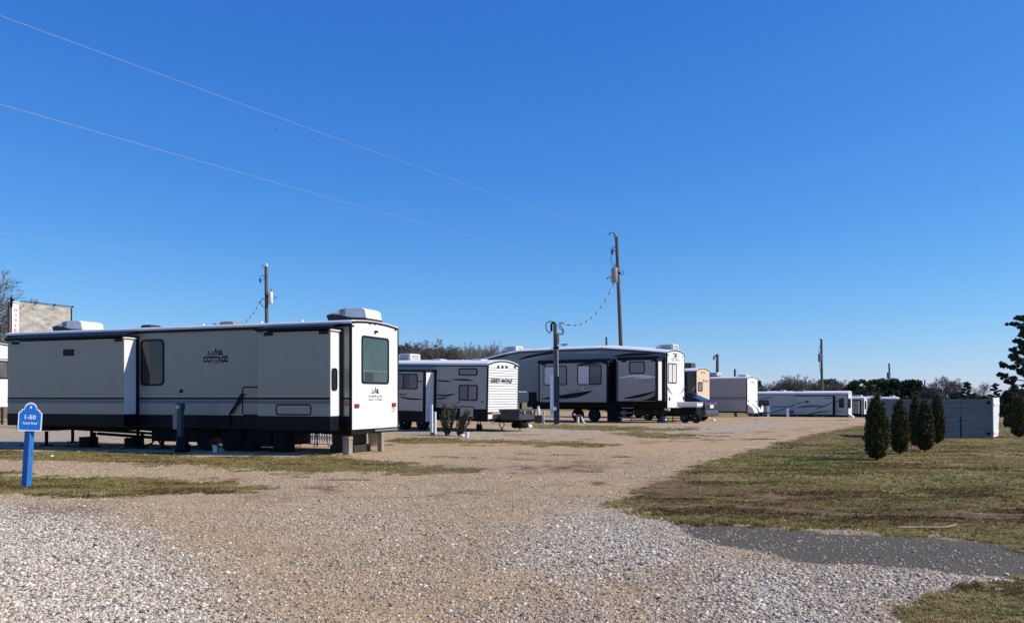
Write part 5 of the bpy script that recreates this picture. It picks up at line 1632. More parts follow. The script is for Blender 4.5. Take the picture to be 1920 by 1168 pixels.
def evergreen_tree(seed, h, w, m, shape='round', n=70, per=70, leaf=.22):
    r = np.random.default_rng(seed)
    t = empty("evergreen_tree")
    C = []; rad = []
    while len(C) < n:
        z = r.uniform(.16, 1.0); a = r.uniform(0, 6.283); q = math.sqrt(r.random())
        env = (math.sqrt(max(0, 1 - ((z - .5) / .52) ** 2)) if shape == 'round' else (1.02 - z) ** .75 * 1.15)
        rr = w / 2 * env * (.35 + .65 * q)
        C.append((rr * math.cos(a), rr * math.sin(a), z * h)); rad.append(r.uniform(.45, 1.0) * w * .13)
    C = np.array(C); rad = np.array(rad)
    d = r.normal(0, 1, (n, per, 3)); d /= np.linalg.norm(d, axis=2, keepdims=True)
    d *= (r.random((n, per, 1)) ** .4)
    pts = (C[:, None] + d * rad[:, None, None] * np.array([1.15, 1.15, .75])).reshape(-1, 3)
    crown_obj("crown", pts, leaf, m, t, r)
    tr = MB().tube([(0, 0, -.5), (0, 0, h * .3), (.05, 0, h * .8)], [h * .025, h * .02, h * .006], 7)
    for c in C[:: max(1, n // 14)]: tr.tube([(0, 0, max(.5, c[2] - .8)), tuple(c)], [h * .006, h * .003], 4)
    tr.build("trunk", M['bark'], t)
    return t

def pine_tree(seed, h, name="pine_tree", first=.3, reach=.34, nb=26, per=46, leaf=.12, lean=0.0, taper=.85, pad=.052):
    """open crown: bare limbs that carry separate pads of needles at their ends"""
    r = np.random.default_rng(seed)
    t = empty(name)
    tr = MB().tube([(lean * q * q, 0, h * q - .3) for q in np.linspace(0, 1, 7)], [h * .021 * (1 - .85 * q) for q in np.linspace(0, 1, 7)], 9)
    P = []
    for k in range(nb):
        q = first + (1 - first) * (k + r.random() * .6) / nb
        a = 2.4 * k + r.uniform(-.5, .5); L = h * reach * (1.05 - q * taper) * r.uniform(.6, 1.1)
        z0 = h * q; d = np.array([math.cos(a), math.sin(a), 0])
        pts = [np.array([lean * q * q, 0, z0]) + d * L * s + np.array([0, 0, L * (.05 * s + .22 * s * s)]) for s in (0, .4, .75, 1.0)]
        tr.tube([tuple(p) for p in pts], [h * .007, h * .005, h * .003, h * .002], 5)
        for s, kk in ((.45, 2), (.65, 3), (.85, 4), (1.0, 6)):
            base = np.array([lean * q * q, 0, z0]) + d * L * s + np.array([0, 0, L * (.05 * s + .22 * s * s)])
            for j in range(kk):
                c = base + r.normal(0, 1, 3) * np.array([.2, .2, .08]) * L * .55
                tr.tube([tuple(base), tuple(c)], [h * .0025, h * .0015], 3)
                rr = r.uniform(.28, .5) * h * pad
                dd = r.normal(0, 1, (per, 3)); dd /= np.linalg.norm(dd, axis=1, keepdims=True); dd *= r.random((per, 1)) ** .45
                P.append(c + dd * rr * np.array([1.2, 1.2, .95]))
    for j in range(5):
        c = np.array([lean, 0, h]) + r.normal(0, 1, 3) * .15
        dd = r.normal(0, 1, (per, 3)) * h * .02; P.append(c + dd)
    tr.build("trunk", M['bark'], t)
    crown_obj("crown", np.concatenate(P), leaf, M['pine'], t, r)
    return t

def place(t, px, depth, h_scale=1.0, rz=None, label=None, cat="tree", group=None, dz=0.0, wide=1.0):
    t.location = on_ground(px, depth, dz)
    t.scale = (h_scale * wide, h_scale * wide, h_scale)
    t.rotation_euler[2] = rnd.uniform(0, 6.28) if rz is None else rz
    tag(t, label, cat, group)

def height_for(px, py, depth):
    return at(px, py, depth).z - on_ground(px, depth).z

# trees: one of each kind, then copies with their own size and turn
bare_protos = [bare_tree(11, 10, M['twig'], .020, 4, (15, 7, 6, 5)), bare_tree(12, 10, M['twig'], .020, 4, (16, 7, 6, 5), .85), bare_tree(13, 10, M['twig_pale'], .014, 4, (13, 7, 5, 5), .75)]
ever_protos = [evergreen_tree(21, 10, 8.5, M['evergreen'], 'round', 80, 60, .30), evergreen_tree(22, 10, 7.0, M['evergreen'], 'cone', 80, 60, .28), pine_tree(23, 10, "evergreen_tree", .18, .36, 22, 34, .20)]
used_proto = set()
def top_of(t):
    out = 0
    for c in t.children:
        co = np.empty(len(c.data.vertices) * 3, np.float32); c.data.vertices.foreach_get('co', co)
        out = max(out, float(np.percentile(co[2::3], 99.7)))
    return out
def far_tree(kind, idx, px, py, depth, label, group, wide=1.0):
    src = (bare_protos if kind == 'b' else ever_protos)[idx]
    if (kind, idx) in used_proto: t = copy_tree(src)
    else: used_proto.add((kind, idx)); t = src
    for k in ("label", "category", "group"):
        if k in t: del t[k]
    place(t, px, depth, height_for(px, py, depth) / top_of(src), None, label, "tree", group, wide=wide)

GL, GR = "trees behind the ribbed trailer", "trees of the far treeline on the right"
ORD = "first second third fourth fifth sixth seventh eighth ninth tenth".split()
LB = "bare brown tree in the wood behind the ribbed trailer"
far_tree('b', 2, -22, 512, 90.0, "large bare tree at the photo's left edge behind the HOWIE billboard", None, 1.0)
far_tree('b', 0, -28, 545, 84.0, "bare tree only partly in view at the far left, lower than its neighbour", None)
for px, py, d, i in ((772, 645, 120, 0), (798, 640, 126, 1), (818, 637, 122, 0), (846, 652, 130, 1), (866, 650, 124, 0), (878, 654, 134, 1)):
    far_tree('b', i, px, py, d, LB + ", %s from the COTTAGE trailer" % ORD[[772, 798, 818, 846, 866, 878].index(px)], GL, 1.1)
for px, py, d in ((893, 643, 112), (909, 640, 116), (928, 648, 118)):
    far_tree('b', 2, px, py, d, "thin pale bare tree beside the fifth wheel's nose, %s of three" % {893: "leftmost", 909: "middle", 928: "rightmost"}[px], GL)
for px, py, d, i in ((750, 648, 135, 0), (770, 653, 140, 0), (812, 655, 138, 0), (856, 660, 138, 1), (738, 651, 138, 0), (905, 664, 132, 0)):
    far_tree('e', i, px, py, d, "dark evergreen crown low in the wood behind the ribbed trailer", GL, 1.15)
LRb = "brown bare tree in the treeline above the long striped trailer"
for px, py, d, i in ((1430, 719, 150, 2), (1446, 715, 160, 0), (1462, 711, 150, 1), (1478, 708, 158, 0), (1494, 703, 150, 1), (1512, 706, 162, 0), (1530, 712, 155, 1), (1566, 712, 158, 0), (1580, 713, 152, 1), (1594, 716, 162, 0)):
    far_tree('b', i, px, py, d, LRb + ", %s from its left end" % ORD[[1430, 1446, 1462, 1478, 1494, 1512, 1530, 1566, 1580, 1594].index(px)], GR, 1.15)
for px, py, d, i in ((1552, 711, 165, 0), (1421, 715, 165, 1), (1537, 722, 170, 0), (1505, 722, 172, 0), (1465, 724, 172, 0)):
    far_tree('e', i, px, py, d, "dark evergreen among the bare trees above the long striped trailer", GR)
far_tree('e', 0, 1612, 712, 150, "round-topped dark evergreen just right of the long striped trailer", GR, 1.0)
for px, py, d, i in ((1644, 712, 160, 0), (1660, 710, 168, 0), (1676, 712, 160, 1), (1690, 713, 166, 0), (1702, 715, 170, 0)):
    far_tree('e', i, px, py, d, "dark evergreen in the unbroken treeline above the arborvitae, %s from the left" % ORD[[1644, 1660, 1676, 1690, 1702].index(px)], GR, 1.25)
far_tree('e', 0, 1716, 712, 158, "rounded evergreen at the right end of the unbroken treeline, by the thin far pole", GR, .8)
for px, py, d in ((1632, 722, 170), (1746, 722, 160), (1736, 728, 150)):
    far_tree('b', 0, px, py, d, {1632: "low bare tree between the round-topped evergreen and the unbroken treeline", 1746: "low bare tree just right of the thin far pole", 1736: "low bare tree right behind the thin far pole"}[px], GR, 1.2)
far_tree('b', 1, 1776, 706, 148, "broad brown bare tree above the plank wall, left of two", GR, 1.35)
far_tree('b', 0, 1792, 710, 150, "broad brown bare tree above the plank wall, right of two", GR, 1.3)
far_tree('e', 2, 1813, 717, 120, "ragged pine standing over the plank wall's right half", GR, 1.1)
far_tree('e', 0, 1795, 735, 140, "low dark evergreen bush at the foot of the ragged pine", GR, 1.0)
far_tree('b', 2, 1843, 716, 150, "pale thin bare tree alone in the gap over the wall's end", GR, 1.1)
far_tree('e', 2, 1866, 720, 125, "smaller ragged pine left of the tall foreground pine", GR, 1.1)
for px, py, d, i in ((1890, 733, 128, 1), (1908, 728, 135, 0), (1928, 730, 128, 0), (1950, 726, 140, 1), (1846, 742, 140, 0), (1822, 740, 146, 0), (1876, 745, 130, 0)):
    far_tree('e', i, px, py, d, "dark evergreen low behind the plank wall's right end", GR, 1.3)

big = pine_tree(77, 10.5, "pine_tree", .30, .36, 34, 90, .10, -.4, .6, .048)
place(big, 1932, 78.0, height_for(1932, 598, 78.0) / 10.5, 2.1, "tall open-crowned pine at the photo's right edge", "tree")

# woods behind, read as one thicket
def thicket(px0, px1, py, depth, seed, label):
    r = np.random.default_rng(seed); n = 9000
    px = r.uniform(px0, px1, n); d = depth + r.uniform(-8, 14, n)
    x = (px - CX) / FPX * d; z0 = gh(x, d)
    top = EYE + (HY - (py + 7 * fbm(x, d * 0, .12, seed) + 4 * (fbm(x, d, .6, seed + 3) - .5))) / FPX * d
    a = np.stack([x, d, z0 + (top - z0) * r.uniform(0, .75, n)], 1)
    L = (top - z0) * r.uniform(.12, .35, n)
    dr = r.normal(0, .35, (n, 3)); dr[:, 2] = 1; dr /= np.linalg.norm(dr, axis=1, keepdims=True)
    b = a + dr * L[:, None]; b[:, 2] = np.minimum(b[:, 2], top + .3)
    v, f = prisms_np(a, b, .07, .03, 3)
    me = mesh_np("woods", v, f); me.materials.append(M['twig'])
    finish(bpy.data.objects.new("woods", me), None, kind='stuff', label=label, category="woods")
thicket(725, 945, 656, 130, 5, "brown winter thicket of the wood behind the ribbed trailer")
thicket(1405, 1770, 724, 166, 6, "brown winter thicket below the far treeline on the right")
thicket(1770, 2050, 742, 150, 8, "brown winter thicket behind the plank wall")

# arborvitae
def arborvitae(seed, h, w, n=17000):
    r = np.random.default_rng(seed)
    t = empty("arborvitae")
    z = r.random(n) ** .85
    env = np.interp(z, [0, .06, .22, .45, .7, .88, 1.0], [.44, .74, .98, .98, .74, .44, .04])
    a = r.uniform(0, 6.283, n)
    lump = 1 + .12 * np.sin(a * 3 + z * 9 + seed) + .12 * np.sin(a * 7 - z * 19 + seed * 2) + .13 * np.sin(z * 34 + a * 5 + seed) * np.sin(a * 4 + seed)
    q = r.random(n) ** .38
    rr = w / 2 * env * lump * q * (1 + .06 * r.normal(0, 1, n))
    pts = np.stack([rr * np.cos(a), rr * np.sin(a), .035 * h + z * h * .985], 1)
    v, f = leaf_quads(pts, .027, r, .25, 1.1)
    me = mesh_np("foliage", v, f); me.materials.append(M['arbor'])
    finish(bpy.data.objects.new("foliage", me), t)
    # loose sprays that break the outline
    k = 520
    z = r.uniform(.05, 1, k); a = r.uniform(0, 6.283, k)
    env = np.interp(z, [0, .06, .22, .45, .7, .88, 1.0], [.44, .74, .98, .98, .74, .44, .04])
    A = np.stack([w / 2 * env * .8 * np.cos(a), w / 2 * env * .8 * np.sin(a), .08 * h + z * h * .9], 1)
    B = A + np.stack([np.cos(a) * .075, np.sin(a) * .075, r.uniform(.05, .14, k)], 1)
    sp = (A[:, None] + (B - A)[:, None] * np.linspace(.3, 1.1, 5)[None, :, None]).reshape(-1, 3)
    crown_obj("loose_sprays", sp, .022, M['arbor'], t, r, .2, .9)
    # inner branches: dark stems seen between the sprays
    st = MB().tube([(0, 0, -.1), (0.01, 0, h * .5), (0, 0, h * .97)], [.05, .03, .006], 7)
    for i in range(26):
        aa = 2.4 * i; zz = h * (.08 + .8 * i / 26); L = w * .42 * (1 - .7 * i / 26)
        st.tube([(0, 0, zz), (L * math.cos(aa), L * math.sin(aa), zz + L * .9)], [.012, .004], 4)
    st.build("stem", M['bark'], t)
    return t
ARB = "arborvitae planted on the lawn"
arb = [arborvitae(31, 1.5, .60), arborvitae(32, 1.42, .56), arborvitae(33, 1.5, .46)]
for i, (px, pyb, pyt, w, src, rz, lab) in enumerate((
    (1644, 862, 741, .86, 0, 0.3, "biggest and nearest arborvitae, leftmost on the lawn"),
    (1687, 850.5, 751, .82, 1, 1.1, "slim arborvitae second from the left, in front of the wall's left end"),
    (1716, 836, 744, .78, 2, 2.0, "narrow arborvitae half hidden behind the shorter one in front of the plank wall"),
    (1734, 845.5, 752, .84, 1, 3.3, "short bushy arborvitae overlapping a taller narrow one before the plank wall"),
    (1757, 829, 741, .92, 2, 4.2, "pointed arborvitae closest to the plank wall's middle seam"),
    (1911, 818, 741, 1.15, 2, 5.0, "lone arborvitae right of the plank wall"))):
    depth = FPX * EYE / (pyb - HY) * (1.0 if pyb > 830 else .975)
    used = ('a', src) in used_proto
    t = copy_tree(arb[src]) if used else arb[src]
    used_proto.add(('a', src))
    h0 = (1.5, 1.42, 1.5)[src]
    place(t, px, depth, height_for(px, pyt, depth) / (h0 * 1.02), rz, lab, "arborvitae", ARB, wide=w)
for px, pyb, pyt, lab in ((1886, 801, 778, "small dark arborvitae far behind the plank wall's end, left of two"), (1893, 801, 776, "small dark arborvitae far behind the plank wall's end, right of two")):
    d = 40.0
    place(copy_tree(arb[0]), px, d, height_for(px, pyt, d) / 1.53, None, lab, "arborvitae", ARB, wide=.9)

# two leggy evergreen shrubs before the ribbed trailer
def leggy_shrub(seed, px, depth, pyt, lean, label):
    r = np.random.default_rng(seed); h = height_for(px, pyt, depth)
    t = empty("shrub", on_ground(px, depth)); tag(t, label, "shrub", "shrubs in front of the ribbed trailer")
    st = MB(); P = []
    for k in range(24):
        a = r.uniform(0, 6.283); d = r.uniform(.02, .16); b = r.uniform(.05, .38)
        hh = h * r.uniform(.55, 1.0)
        pts = [np.array([d * math.cos(a) * .5, d * math.sin(a) * .5, 0]), np.array([(d + b * .35) * math.cos(a) + lean * .4, (d + b * .35) * math.sin(a), hh * .5]), np.array([(d + b * .75) * math.cos(a) + lean, (d + b * .75) * math.sin(a), hh])]
        st.tube([tuple(p) for p in pts], [.014, .010, .004], 4)
        for s in np.linspace(.12, 1.0, 22):
            p = pts[0] * (1 - s) ** 2 + 2 * pts[1] * s * (1 - s) + pts[2] * s * s
            P.append(p + r.normal(0, .018, (4, 3)))
    st.build("stems", M['bark'], t)
    crown_obj("foliage", np.concatenate(P), .034, M['rosemary'], t, r, .3, 1.2)
leggy_shrub(41, 838, 33.4, 752, .05, "bushier upright shrub, left of two before the ribbed trailer")
leggy_shrub(42, 862, 33.0, 764, .30, "leaning sparse shrub, right of two before the ribbed trailer")

# ----------------------------------------------------------------- plank wall with its open gate leaf
def build_wall():
    A, B = Vector(on_ground(1683, 31.5)), Vector(on_ground(1861, 31.1))
    t = empty("plank_wall", A); d = B - A; L = d.length
    t.rotation_euler = (0, 0, math.atan2(d.y, d.x))
    tag(t, "weathered blue-grey plank wall standing on the lawn behind the arborvitae", "wall")
    H = height_for(1770, 748, 31.9)
    n = 8; hh = H / n
    secs = ((0, .48), (.485, .665), (.67, .985)) if False else ((0, .335), (.337, .665), (.667, .985))
    for s0, s1 in secs:
        for k in range(n):
            o = MB().box(s0 * L, s1 * L, -.018 - .004 * rnd.random(), .012, k * hh + .0015, (k + 1) * hh - .0015).build("plank", M['grey_board'], t, bevel=.004)
            o.location = (0, rnd.uniform(-.003, .003), 0)
            o.rotation_euler = (0, rnd.uniform(-.0004, .0004), 0)
    for s in (.01, .336, .666, .99):
        MB().box(s * L - .05, s * L + .05, .015, .11, -.2, H + .01).build("post", M['wood_pole'], t)
    for s in (.336, .666): MB().box(s * L - .02, s * L + .02, -.035, -.024, .03, H * .55).build("seam_batten", M['black'], t)
    for z in (.18, H - .12): MB().lathe([(.001, -.05), (.055, -.05), (.06, 0)], (L * .955, -.02, z), 'y', 12).build("hinge_plate", M['black'], t)
    # return walls of the enclosure behind
    for x in (.03, L - .06):
        for k in range(n):
            MB().box(x, x + .03, .12, 1.9, k * hh + .005, (k + 1) * hh - .006).build("return_plank", M['grey_board'], t)
    g = empty("gate_leaf", B + Vector((.03, .02, 0))); g.rotation_euler = (0, math.radians(-1.5), math.radians(90 - 39))
    tag(g, "white gate leaf standing open at the plank wall's right end", "gate")
    MB().box(.0, 1.15, -.02, .02, .04, H + .03).build("leaf", M['white_paint'], g, bevel=.006)
    for z in (.2, H - .2): MB().box(.02, 1.12, -.035, -.021, z - .05, z + .05).build("rail", M['white_paint'], g)
    MB().box(.98, 1.06, -.05, -.036, H * .55, H * .62).build("latch", M['steel'], g)
build_wall()

# ----------------------------------------------------------------- billboard
def build_billboard():
    A, B = at(22, 566, 60.0), at(135, 578, 64.5)
    t = empty("billboard", Vector((A.x, A.y, G(A.x, A.y)))); d = Vector((B.x - A.x, B.y - A.y, 0)); L = d.length
    t.rotation_euler = (0, 0, math.atan2(d.y, d.x))
    tag(t, "weathered plywood billboard with a white strip of red letters HOWIE", "billboard")
    zt = A.z - t.location.z; zb = zt - 3.2
    nx, nz = 4, 2
    for i in range(nx):
        for k in range(nz):
            x0, x1 = .52 + (L - .52) * i / nx, .52 + (L - .52) * (i + 1) / nx
            o = MB().box(x0 + .006, x1 - .006, -.02, .0, zb + (zt - zb) * k / nz + .006, zb + (zt - zb) * (k + 1) / nz - .006).build("plywood_sheet", M['plywood'], t)
            o.location.y = rnd.uniform(-.008, .008)
    s = MB().box(0, .515, -.04, .0, zb - .4, zt - .1).build("white_strip", M['white_paint'], t)
    for k, c in enumerate("HOWIE"):
        text_on(c, s, 'y', (.27, -.043, zt - .56 - .36 * k), .21 if c not in "I" else .07, .24, M['red_letter'], .02)
    MB().box(-.05, L + .05, -.05, .03, zt - .02, zt + .05).build("top_rail", M['white_paint'], t)
    MB().tube([(.6, -.12, zt + .12), (L, -.12, zt + .12)], .045, 6).build("lamp_pipe", M['stripe_grey'], t)
    for x in (.0, 1.8, 3.3, L - .05):
        MB().lathe([(.05, 0), (.09, .04), (.07, .14)], (x, -.12, zt + .04), 'z', 8).build("lamp_fitting", M['black'], t)
    MB().box(-.08, .0, -.1, .05, zt - .35, zt + .32).build("bracket", M['black'], t)
    MB().box(L - .12, L - .04, -.06, -.022, zt - 1.1, zt - .02).build("bracket", M['black'], t)
    for x in (-.05, L * .5, L - .1): MB().box(x - .1, x + .1, .03, .23, -.3, zt).build("post", M['wood_pole'], t)
    MB().tube([(.5, -.03, zt - .5), (.95, -.03, zt - .1)], .025, 5).build("guy_rod", M['steel'], t)
build_billboard()

# ----------------------------------------------------------------- hookups and clutter round the pitches
def pedestal(px, depth, pyt, w, m, label, head=None, name="utility_pedestal", group=None):
    p = on_ground(px, depth); h = height_for(px, pyt, depth)
    t = empty(name, p); tag(t, label, "utility post", group)
    t.rotation_euler = (0, 0, -.3)
    MB().box(-w / 2, w / 2, -w / 2, w / 2, -.1, h).build("post", m, t, bevel=.01)
    if head:
        MB().box(-w * .75, w * .75, -w * .7, w * .5, h - head, h + .03).build("meter_box", m, t, bevel=.015)
        MB().lathe([(.001, -.04), (.06, -.04), (.065, 0)], (0, -w * .7, h - head * .5), 'y', 12).build("meter", M['galv'], t)
    return t
pp = pedestal(338.5, 23.35, 757, .135, M['blue_dull'], "dull blue hookup post in front of the COTTAGE trailer's wheels", .17)
MB().box(-.30, -.12, .06, .14, .62, 1.05).build("breaker_box", M['stripe_mid'], pp)
MB().lathe([(.20, 0), (.22, .06), (.17, .22), (.16, .42), (.05, .45)], (.02, .05, 0), 'z', 14).build("hose_coil", M['navy'], pp)
pedestal(809, 34.3, 758, .10, M['pale_blue'], "slim white and blue riser pipe beside the ribbed trailer's wheels")
t = pedestal(815.5, 34.9, 772, .10, M['white_paint'], "short white meter box behind the slim riser pipe")
pedestal(1019, 44.2, 770, .09, M['white_paint'], "thin white pipe standing beside the short service pole")
pedestal(1440.5, 80.0, 761, .22, M['white_paint'], "white hookup post before the long striped trailer, left of two", group="white hookup posts")
pedestal(1477, 80.0, 765, .22, M['white_paint'], "white hookup post before the long striped trailer, right of two", group="white hookup posts")

def crate_stack(px, depth, pyt, w, label, name="timber_crib", m=None):
    """squared timbers crossed into a support under the trailer"""
    p = on_ground(px, depth); h = height_for(px, pyt, depth)
    t = empty(name, p); t.rotation_euler = (0, 0, math.radians(-21)); tag(t, label, "timber support", "timber supports under the COTTAGE trailer's rear")
    MB().box(-w / 2, w / 2, -w / 2, w / 2, 0, h * .80).build("upright_timber", m or M['wood_block'], t, bevel=.012)
    MB().box(-w / 2 - .004, w / 2 + .006, -w / 2 - .008, w / 2 + .004, h * .805, h).build("cap_block", m or M['wood_block'], t, bevel=.01)
crate_stack(652, 22.35, 818, .19, "rough timber support under the COTTAGE trailer's near rear corner")
crate_stack(714, 23.75, 811, .14, "rough timber support under the COTTAGE trailer's far rear corner")
def step_box():
    t = empty("step_box", COT.Mx @ Vector((-.80, 1.25, 0))); t.rotation_euler = (0, 0, math.radians(-21))
    tag(t, "brown plastic step box pushed under the COTTAGE trailer's rear", "step")
    MB().box(-.3, .30, -.42, .42, .20, .56).build("upper_step", M['brown_box'], t, bevel=.02)
    MB().box(-.35, .42, -.45, .45, 0, .20).build("lower_step", M['brown_box'], t, bevel=.02)
    t2 = empty("storage_bin", COT.Mx @ Vector((-.45, 2.0, 0))); tag(t2, "cream plastic bin between the step box and the far timber support", "bin")
    cr = mat("cream_plastic", (.62, .58, .42), .5, .1)
    MB().prism([(-.14, .12), (.16, .12), (.19, .56), (-.17, .56)], 'y', -.12, .12).build("bin", cr, t2, bevel=.02)
    MB().box(-.2, .22, -.15, .15, .561, .60).build("lid", cr, t2)
step_box()

# white pickets beyond the big trailer
def picket_fence():
    A, B = Vector(on_ground(488, 29.5)), Vector(on_ground(648, 27.2))
    t = empty("picket_fence", A); d = B - A; L = d.length; t.rotation_euler = (0, 0, math.atan2(d.y, d.x))
    tag(t, "white picket fence seen under the COTTAGE trailer", "fence")
    H = .86; n = int(L / .115)
    me = MB().prism([(-.04, .06), (.04, .06), (.04, H - .05), (0, H), (-.04, H - .05)], 'y', -.012, .010).mesh("picket", M['vinyl_fence'])
    for i in range(n):
        o = bpy.data.objects.new("picket", me); o.location = (.06 + i * .115, 0, 0); finish(o, t)
    for z in (.20, .66): MB().box(0, L, .013, .05, z, z + .07).build("rail", M['vinyl_fence'], t)
    for x in (0, L / 2, L): MB().box(x - .05, x + .05, .052, .15, -.1, H).build("post", M['vinyl_fence'], t)
picket_fence()
def grill():
    t = empty("kettle_grill", on_ground(600, 25.9)); tag(t, "dark wheeled barbecue grill standing before the white pickets", "grill")
    MB().lathe([(.02, .55), (.16, .58), (.25, .68), (.27, .76), (.25, .84), (.15, .94), (.02, .97)], (0, 0, 0), 'z', 18).build("bowl", M['black'], t, smooth=True)
    for k in range(3):
        a = k * 2.1; MB().tube([(.15 * math.cos(a), .15 * math.sin(a), .6), (.26 * math.cos(a), .26 * math.sin(a), 0)], .014, 6).build("leg", M['steel'], t)
    b = MB()
    for k in range(6): b.tube([(-.6 + .09 * k, .1, .32), (-.6 + .09 * k, .1, .62)], .008, 4)
    for z in (.32, .47, .62): b.tube([(-.64, .1, z), (-.1, .1, z)], .008, 4)
    b.build("wire_shelf", M['steel'], t)
    for x in (-.62, -.12): MB().tube([(x, .1, 0), (x, .1, .64)], .014, 6).build("leg", M['steel'], t)
grill()

# flower pot with red blooms, and the little things along the grass
def pot():
    t = empty("flower_pot", on_ground(403.5, 23.3)); tag(t, "white flower pot with red blooms at the shadow's edge by the wheels", "flower pot")
    MB().lathe([(.055, 0), (.075, .17), (.085, .17), (.085, .20), (.06, .20), (.06, .16)], (0, 0, 0), 'z', 16).build("pot", M['white_paint'], t, smooth=True)
    r = np.random.default_rng(3)
    c = r.normal(0, 1, (140, 3)) * np.array([.08, .06, .05]) + np.array([.04, 0, .28])
    crown_obj("blooms", c, .03, M['terracotta'], t, r)
    crown_obj("leaves", r.normal(0, 1, (120, 3)) * np.array([.07, .06, .05]) + np.array([.0, 0, .23]), .028, M['evergreen'], t, r)
    q = empty("rock", on_ground(413, 23.4)); tag(q, "brown rock beside the white flower pot", "rock")
    rock_mesh(q, .14, M['wood_block'], 4)
def rock_mesh(parent, s, m, seed, name="stone"):
    import bmesh
    bm = bmesh.new(); bmesh.ops.create_icosphere(bm, subdivisions=2, radius=s)
    r = random.Random(seed)
    cuts = [(Vector((r.uniform(-1, 1), r.uniform(-1, 1), r.uniform(-.6, 1))).normalized(), r.uniform(.55, .85) * s) for _ in range(8)]
    for v in bm.verts:
        for d, h in cuts:
            q = v.co.dot(d)
            if q > h: v.co -= d * (q - h)
        v.co.z = v.co.z * .7 + s * .35
    me = bpy.data.meshes.new(name); bm.to_mesh(me); bm.free(); me.materials.append(m)
    return finish(bpy.data.objects.new(name, me), parent)
pot()
def bucket(px, depth, s, label):
    t = empty("bucket", on_ground(px, depth)); tag(t, label, "bucket")
    MB().lathe([(s * .75, 0), (s, s * 2.1), (s * 1.06, s * 2.1), (s * 1.06, s * 2.3), (s * .9, s * 2.3), (s * .7, s * .3)], (0, 0, 0), 'z', 14).build("pail", M['white_paint'], t, smooth=True)
    MB().tube([(s * math.cos(a), 0, s * 2.2 + s * .8 * math.sin(a)) for a in np.linspace(0, math.pi, 9)], .008, 4).build("bail_handle", M['steel'], t)
bucket(875.5, 31.9, .09, "small white bucket at the foot of the leaning shrub")
for i, (px, d, s, mm, lab) in enumerate(((866.5, 32.3, .11, 'white_paint', "white painted stone left of the small bucket"), (878, 32.2, .08, 'stripe_mid', "grey stone right of the small bucket"),
    (993, 40.0, .15, 'white_paint', "white stone on the gravel behind the hitch box"), (811, 33.6, .12, 'wood_block', "tan stone at the foot of the slim riser pipe"),
    (1337, 49.5, .13, 'white_paint', "white stone beside the parked car's bumper"), (97, 21.4, .05, 'white_paint', "small white stone in the grass strip right of the blue sign"))):
    q = empty("stone_marker", on_ground(px, d)); tag(q, lab, "stone"); rock_mesh(q, s, M[mm], 60 + i)
def dome():
    t = empty("fire_pit_lid", on_ground(1242.5, 46.2)); tag(t, "dark domed fire pit lid lying on the grass before the fifth wheel", "lid")
    MB().lathe([(.33, 0), (.33, .05), (.31, .14), (.25, .25), (.15, .33), (.03, .36)], (0, 0, 0), 'z', 22).build("dome", mat("dark_enamel", (.03, .032, .04), .3, .1), t, smooth=True)
    MB().tube([(-.06, 0, .36), (-.05, 0, .41), (.05, 0, .41), (.06, 0, .36)], .012, 6).build("handle", M['steel'], t)
dome()
def gnome():
    t = empty("water_faucet", on_ground(1084, 44.8)); tag(t, "white standpipe with a red tap and a white hose end before the fifth wheel's wheels", "tap")
    MB().tube([(0, 0, 0), (0, 0, .36)], .07, 10).build("pipe", M['white_paint'], t)
    MB().box(-.16, .2, -.06, .06, .37, .46).build("tap_body", M['terracotta'], t, bevel=.02)
    MB().tube([(.16, 0, .38), (.22, -.02, .2), (.32, -.05, .03), (.42, -.05, .02)], .04, 8).build("hose_end", M['white_paint'], t)
    MB().box(-.24, -.14, -.05, .05, .42, .52).build("tap_handle", M['white_paint'], t, bevel=.01)
gnome()
def tank():
    t = empty("gas_bottle", on_ground(1009.5, 45.6, .42)); t.scale = (.62, .62, .72); tag(t, "white gas bottle on a brown block under the fifth wheel's nose", "gas bottle")
    MB().lathe([(.08, 0), (.13, .04), (.15, .12), (.15, .42), (.12, .52), (.05, .56), (.05, .60)], (0, 0, 0), 'z', 16).build("bottle", M['white_paint'], t, smooth=True)
    MB().lathe([(.09, .56), (.10, .58), (.10, .68), (.09, .68)], (0, 0, 0), 'z', 12).build("collar", M['white_paint'], t)
    b = empty("block", on_ground(1009.5, 45.6)); tag(b, "brown wooden block carrying the white gas bottle", "block")
    MB().box(-.2, .2, -.2, .2, 0, .40).build("timber", M['brown_box'], b, bevel=.02); MB().box(-.21, .21, -.21, .21, .402, .42).build("top_board", M['wood_block'], b)
tank()
def steps():
    t = empty("folding_steps", FW.Mx @ Vector((-2.15, -.5, 0))); t.rotation_euler = (0, 0, FW.root.rotation_euler[2] + .1)
    tag(t, "dark metal folding steps under the fifth wheel's rear slide-out", "steps")
    for k, z in enumerate((.25, .52, .78)): MB().box(-.35, .35, -.25 + .2 * k, -.05 + .2 * k, z, z + .03).build("tread", M['galv'], t)
    for x in (-.37, .37): MB().tube([(x, -.35, .0), (x, .42, .95)], .02, 6).build("side_rail", M['steel'], t)
steps()
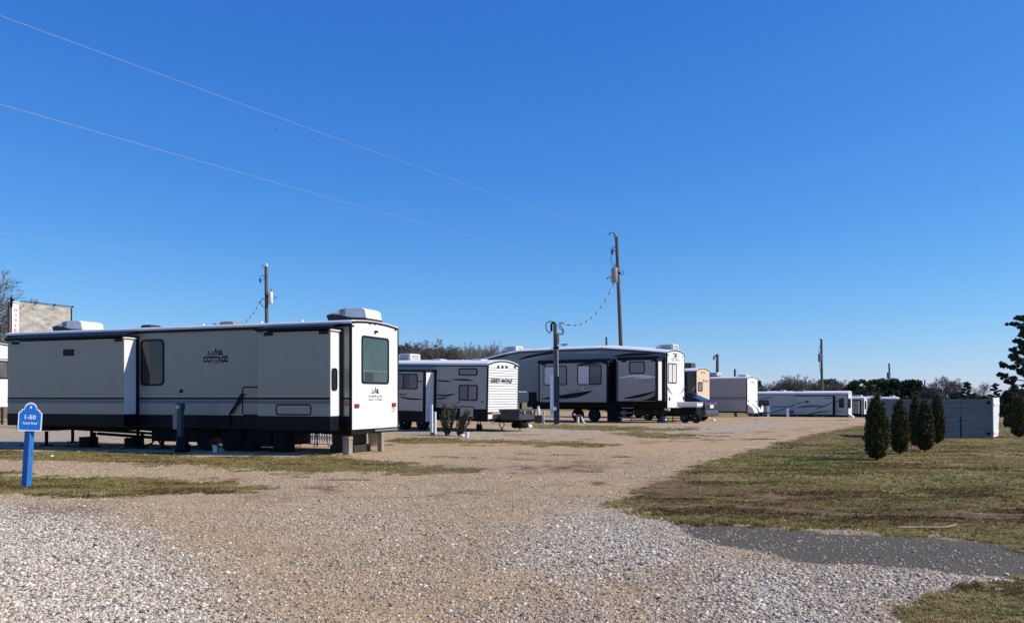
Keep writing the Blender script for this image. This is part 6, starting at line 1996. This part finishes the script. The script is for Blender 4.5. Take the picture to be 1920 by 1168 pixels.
def small_tarps():
    t = empty("paper_scrap", on_ground(1408, 25.1, .01)); tag(t, "white scrap of board lying at the drive's right edge", "scrap")
    MB().box(-.17, .17, -.09, .09, 0, .015).build("board", M['white_paint'], t)
    s = empty("fallen_branch", at(1683, 993, 9.68) * 1.0); s.location = on_ground(1683, 9.68, .02); tag(s, "long pale fallen branch on the grass by the tarred strip", "branch")
    P = [on_ground(px, d, .03) - s.location for px, d in ((1683, 9.68), (1715, 9.70), (1750, 9.70), (1776, 9.72), (1786, 9.85), (1794, 10.0))]
    MB().tube(P, [.012, .014, .013, .012, .009, .005], 7).tube([P[3], P[3] + Vector((.12, .02, .02))], [.007, .003], 5).build("stem", mat("bleached_branch", (.36, .29, .20), .8, .2, 10), s)
small_tarps()
def brown_fence():
    A, B = Vector(on_ground(-120, 40.0)), Vector(on_ground(12, 41.0))
    t = empty("rail_fence", A); d = B - A; L = d.length; t.rotation_euler = (0, 0, math.atan2(d.y, d.x))
    tag(t, "low brown slatted fence beneath the white trailer at the left edge", "fence")
    n = int(L / .2)
    me = MB().box(-.06, .06, -.015, .015, .1, .92).mesh("slat", M['brown_box'])
    for i in range(n):
        o = bpy.data.objects.new("slat", me); o.location = (i * .2 + .1, 0, 0); o.rotation_euler = (0, rnd.uniform(-.02, .02), 0); finish(o, t)
    for z in (.2, .78): MB().box(0, L, .018, .06, z, z + .08).build("rail", M['wood_block'], t)
brown_fence()
for i, (px, py, lab) in enumerate(((516, 242.5, "tiny dark bird, left of two below the upper power line"), (588.5, 262, "tiny dark bird, right of two below the upper power line"))):
    t = empty("bird", at(px, py, 70)); t.scale = (.5, .5, .5); tag(t, lab, "bird", "birds in the sky")
    MB().tube([(-.12, 0, 0), (0, 0, .02), (.14, 0, 0)], [.02, .06, .01], 7).build("body", M['black'], t)
    for s in (-1, 1): MB().add([(0, 0, .03), (.06, s * .02, .03), (s * .22, s * .08, .10), (s * .10, s * .05, .07), (0, 0, .015), (.06, s * .02, .015), (s * .22, s * .08, .09), (s * .10, s * .05, .055)], [(0, 1, 2, 3), (7, 6, 5, 4), (0, 4, 5, 1), (1, 5, 6, 2), (2, 6, 7, 3), (3, 7, 4, 0)]).build("wing", M['black'], t)
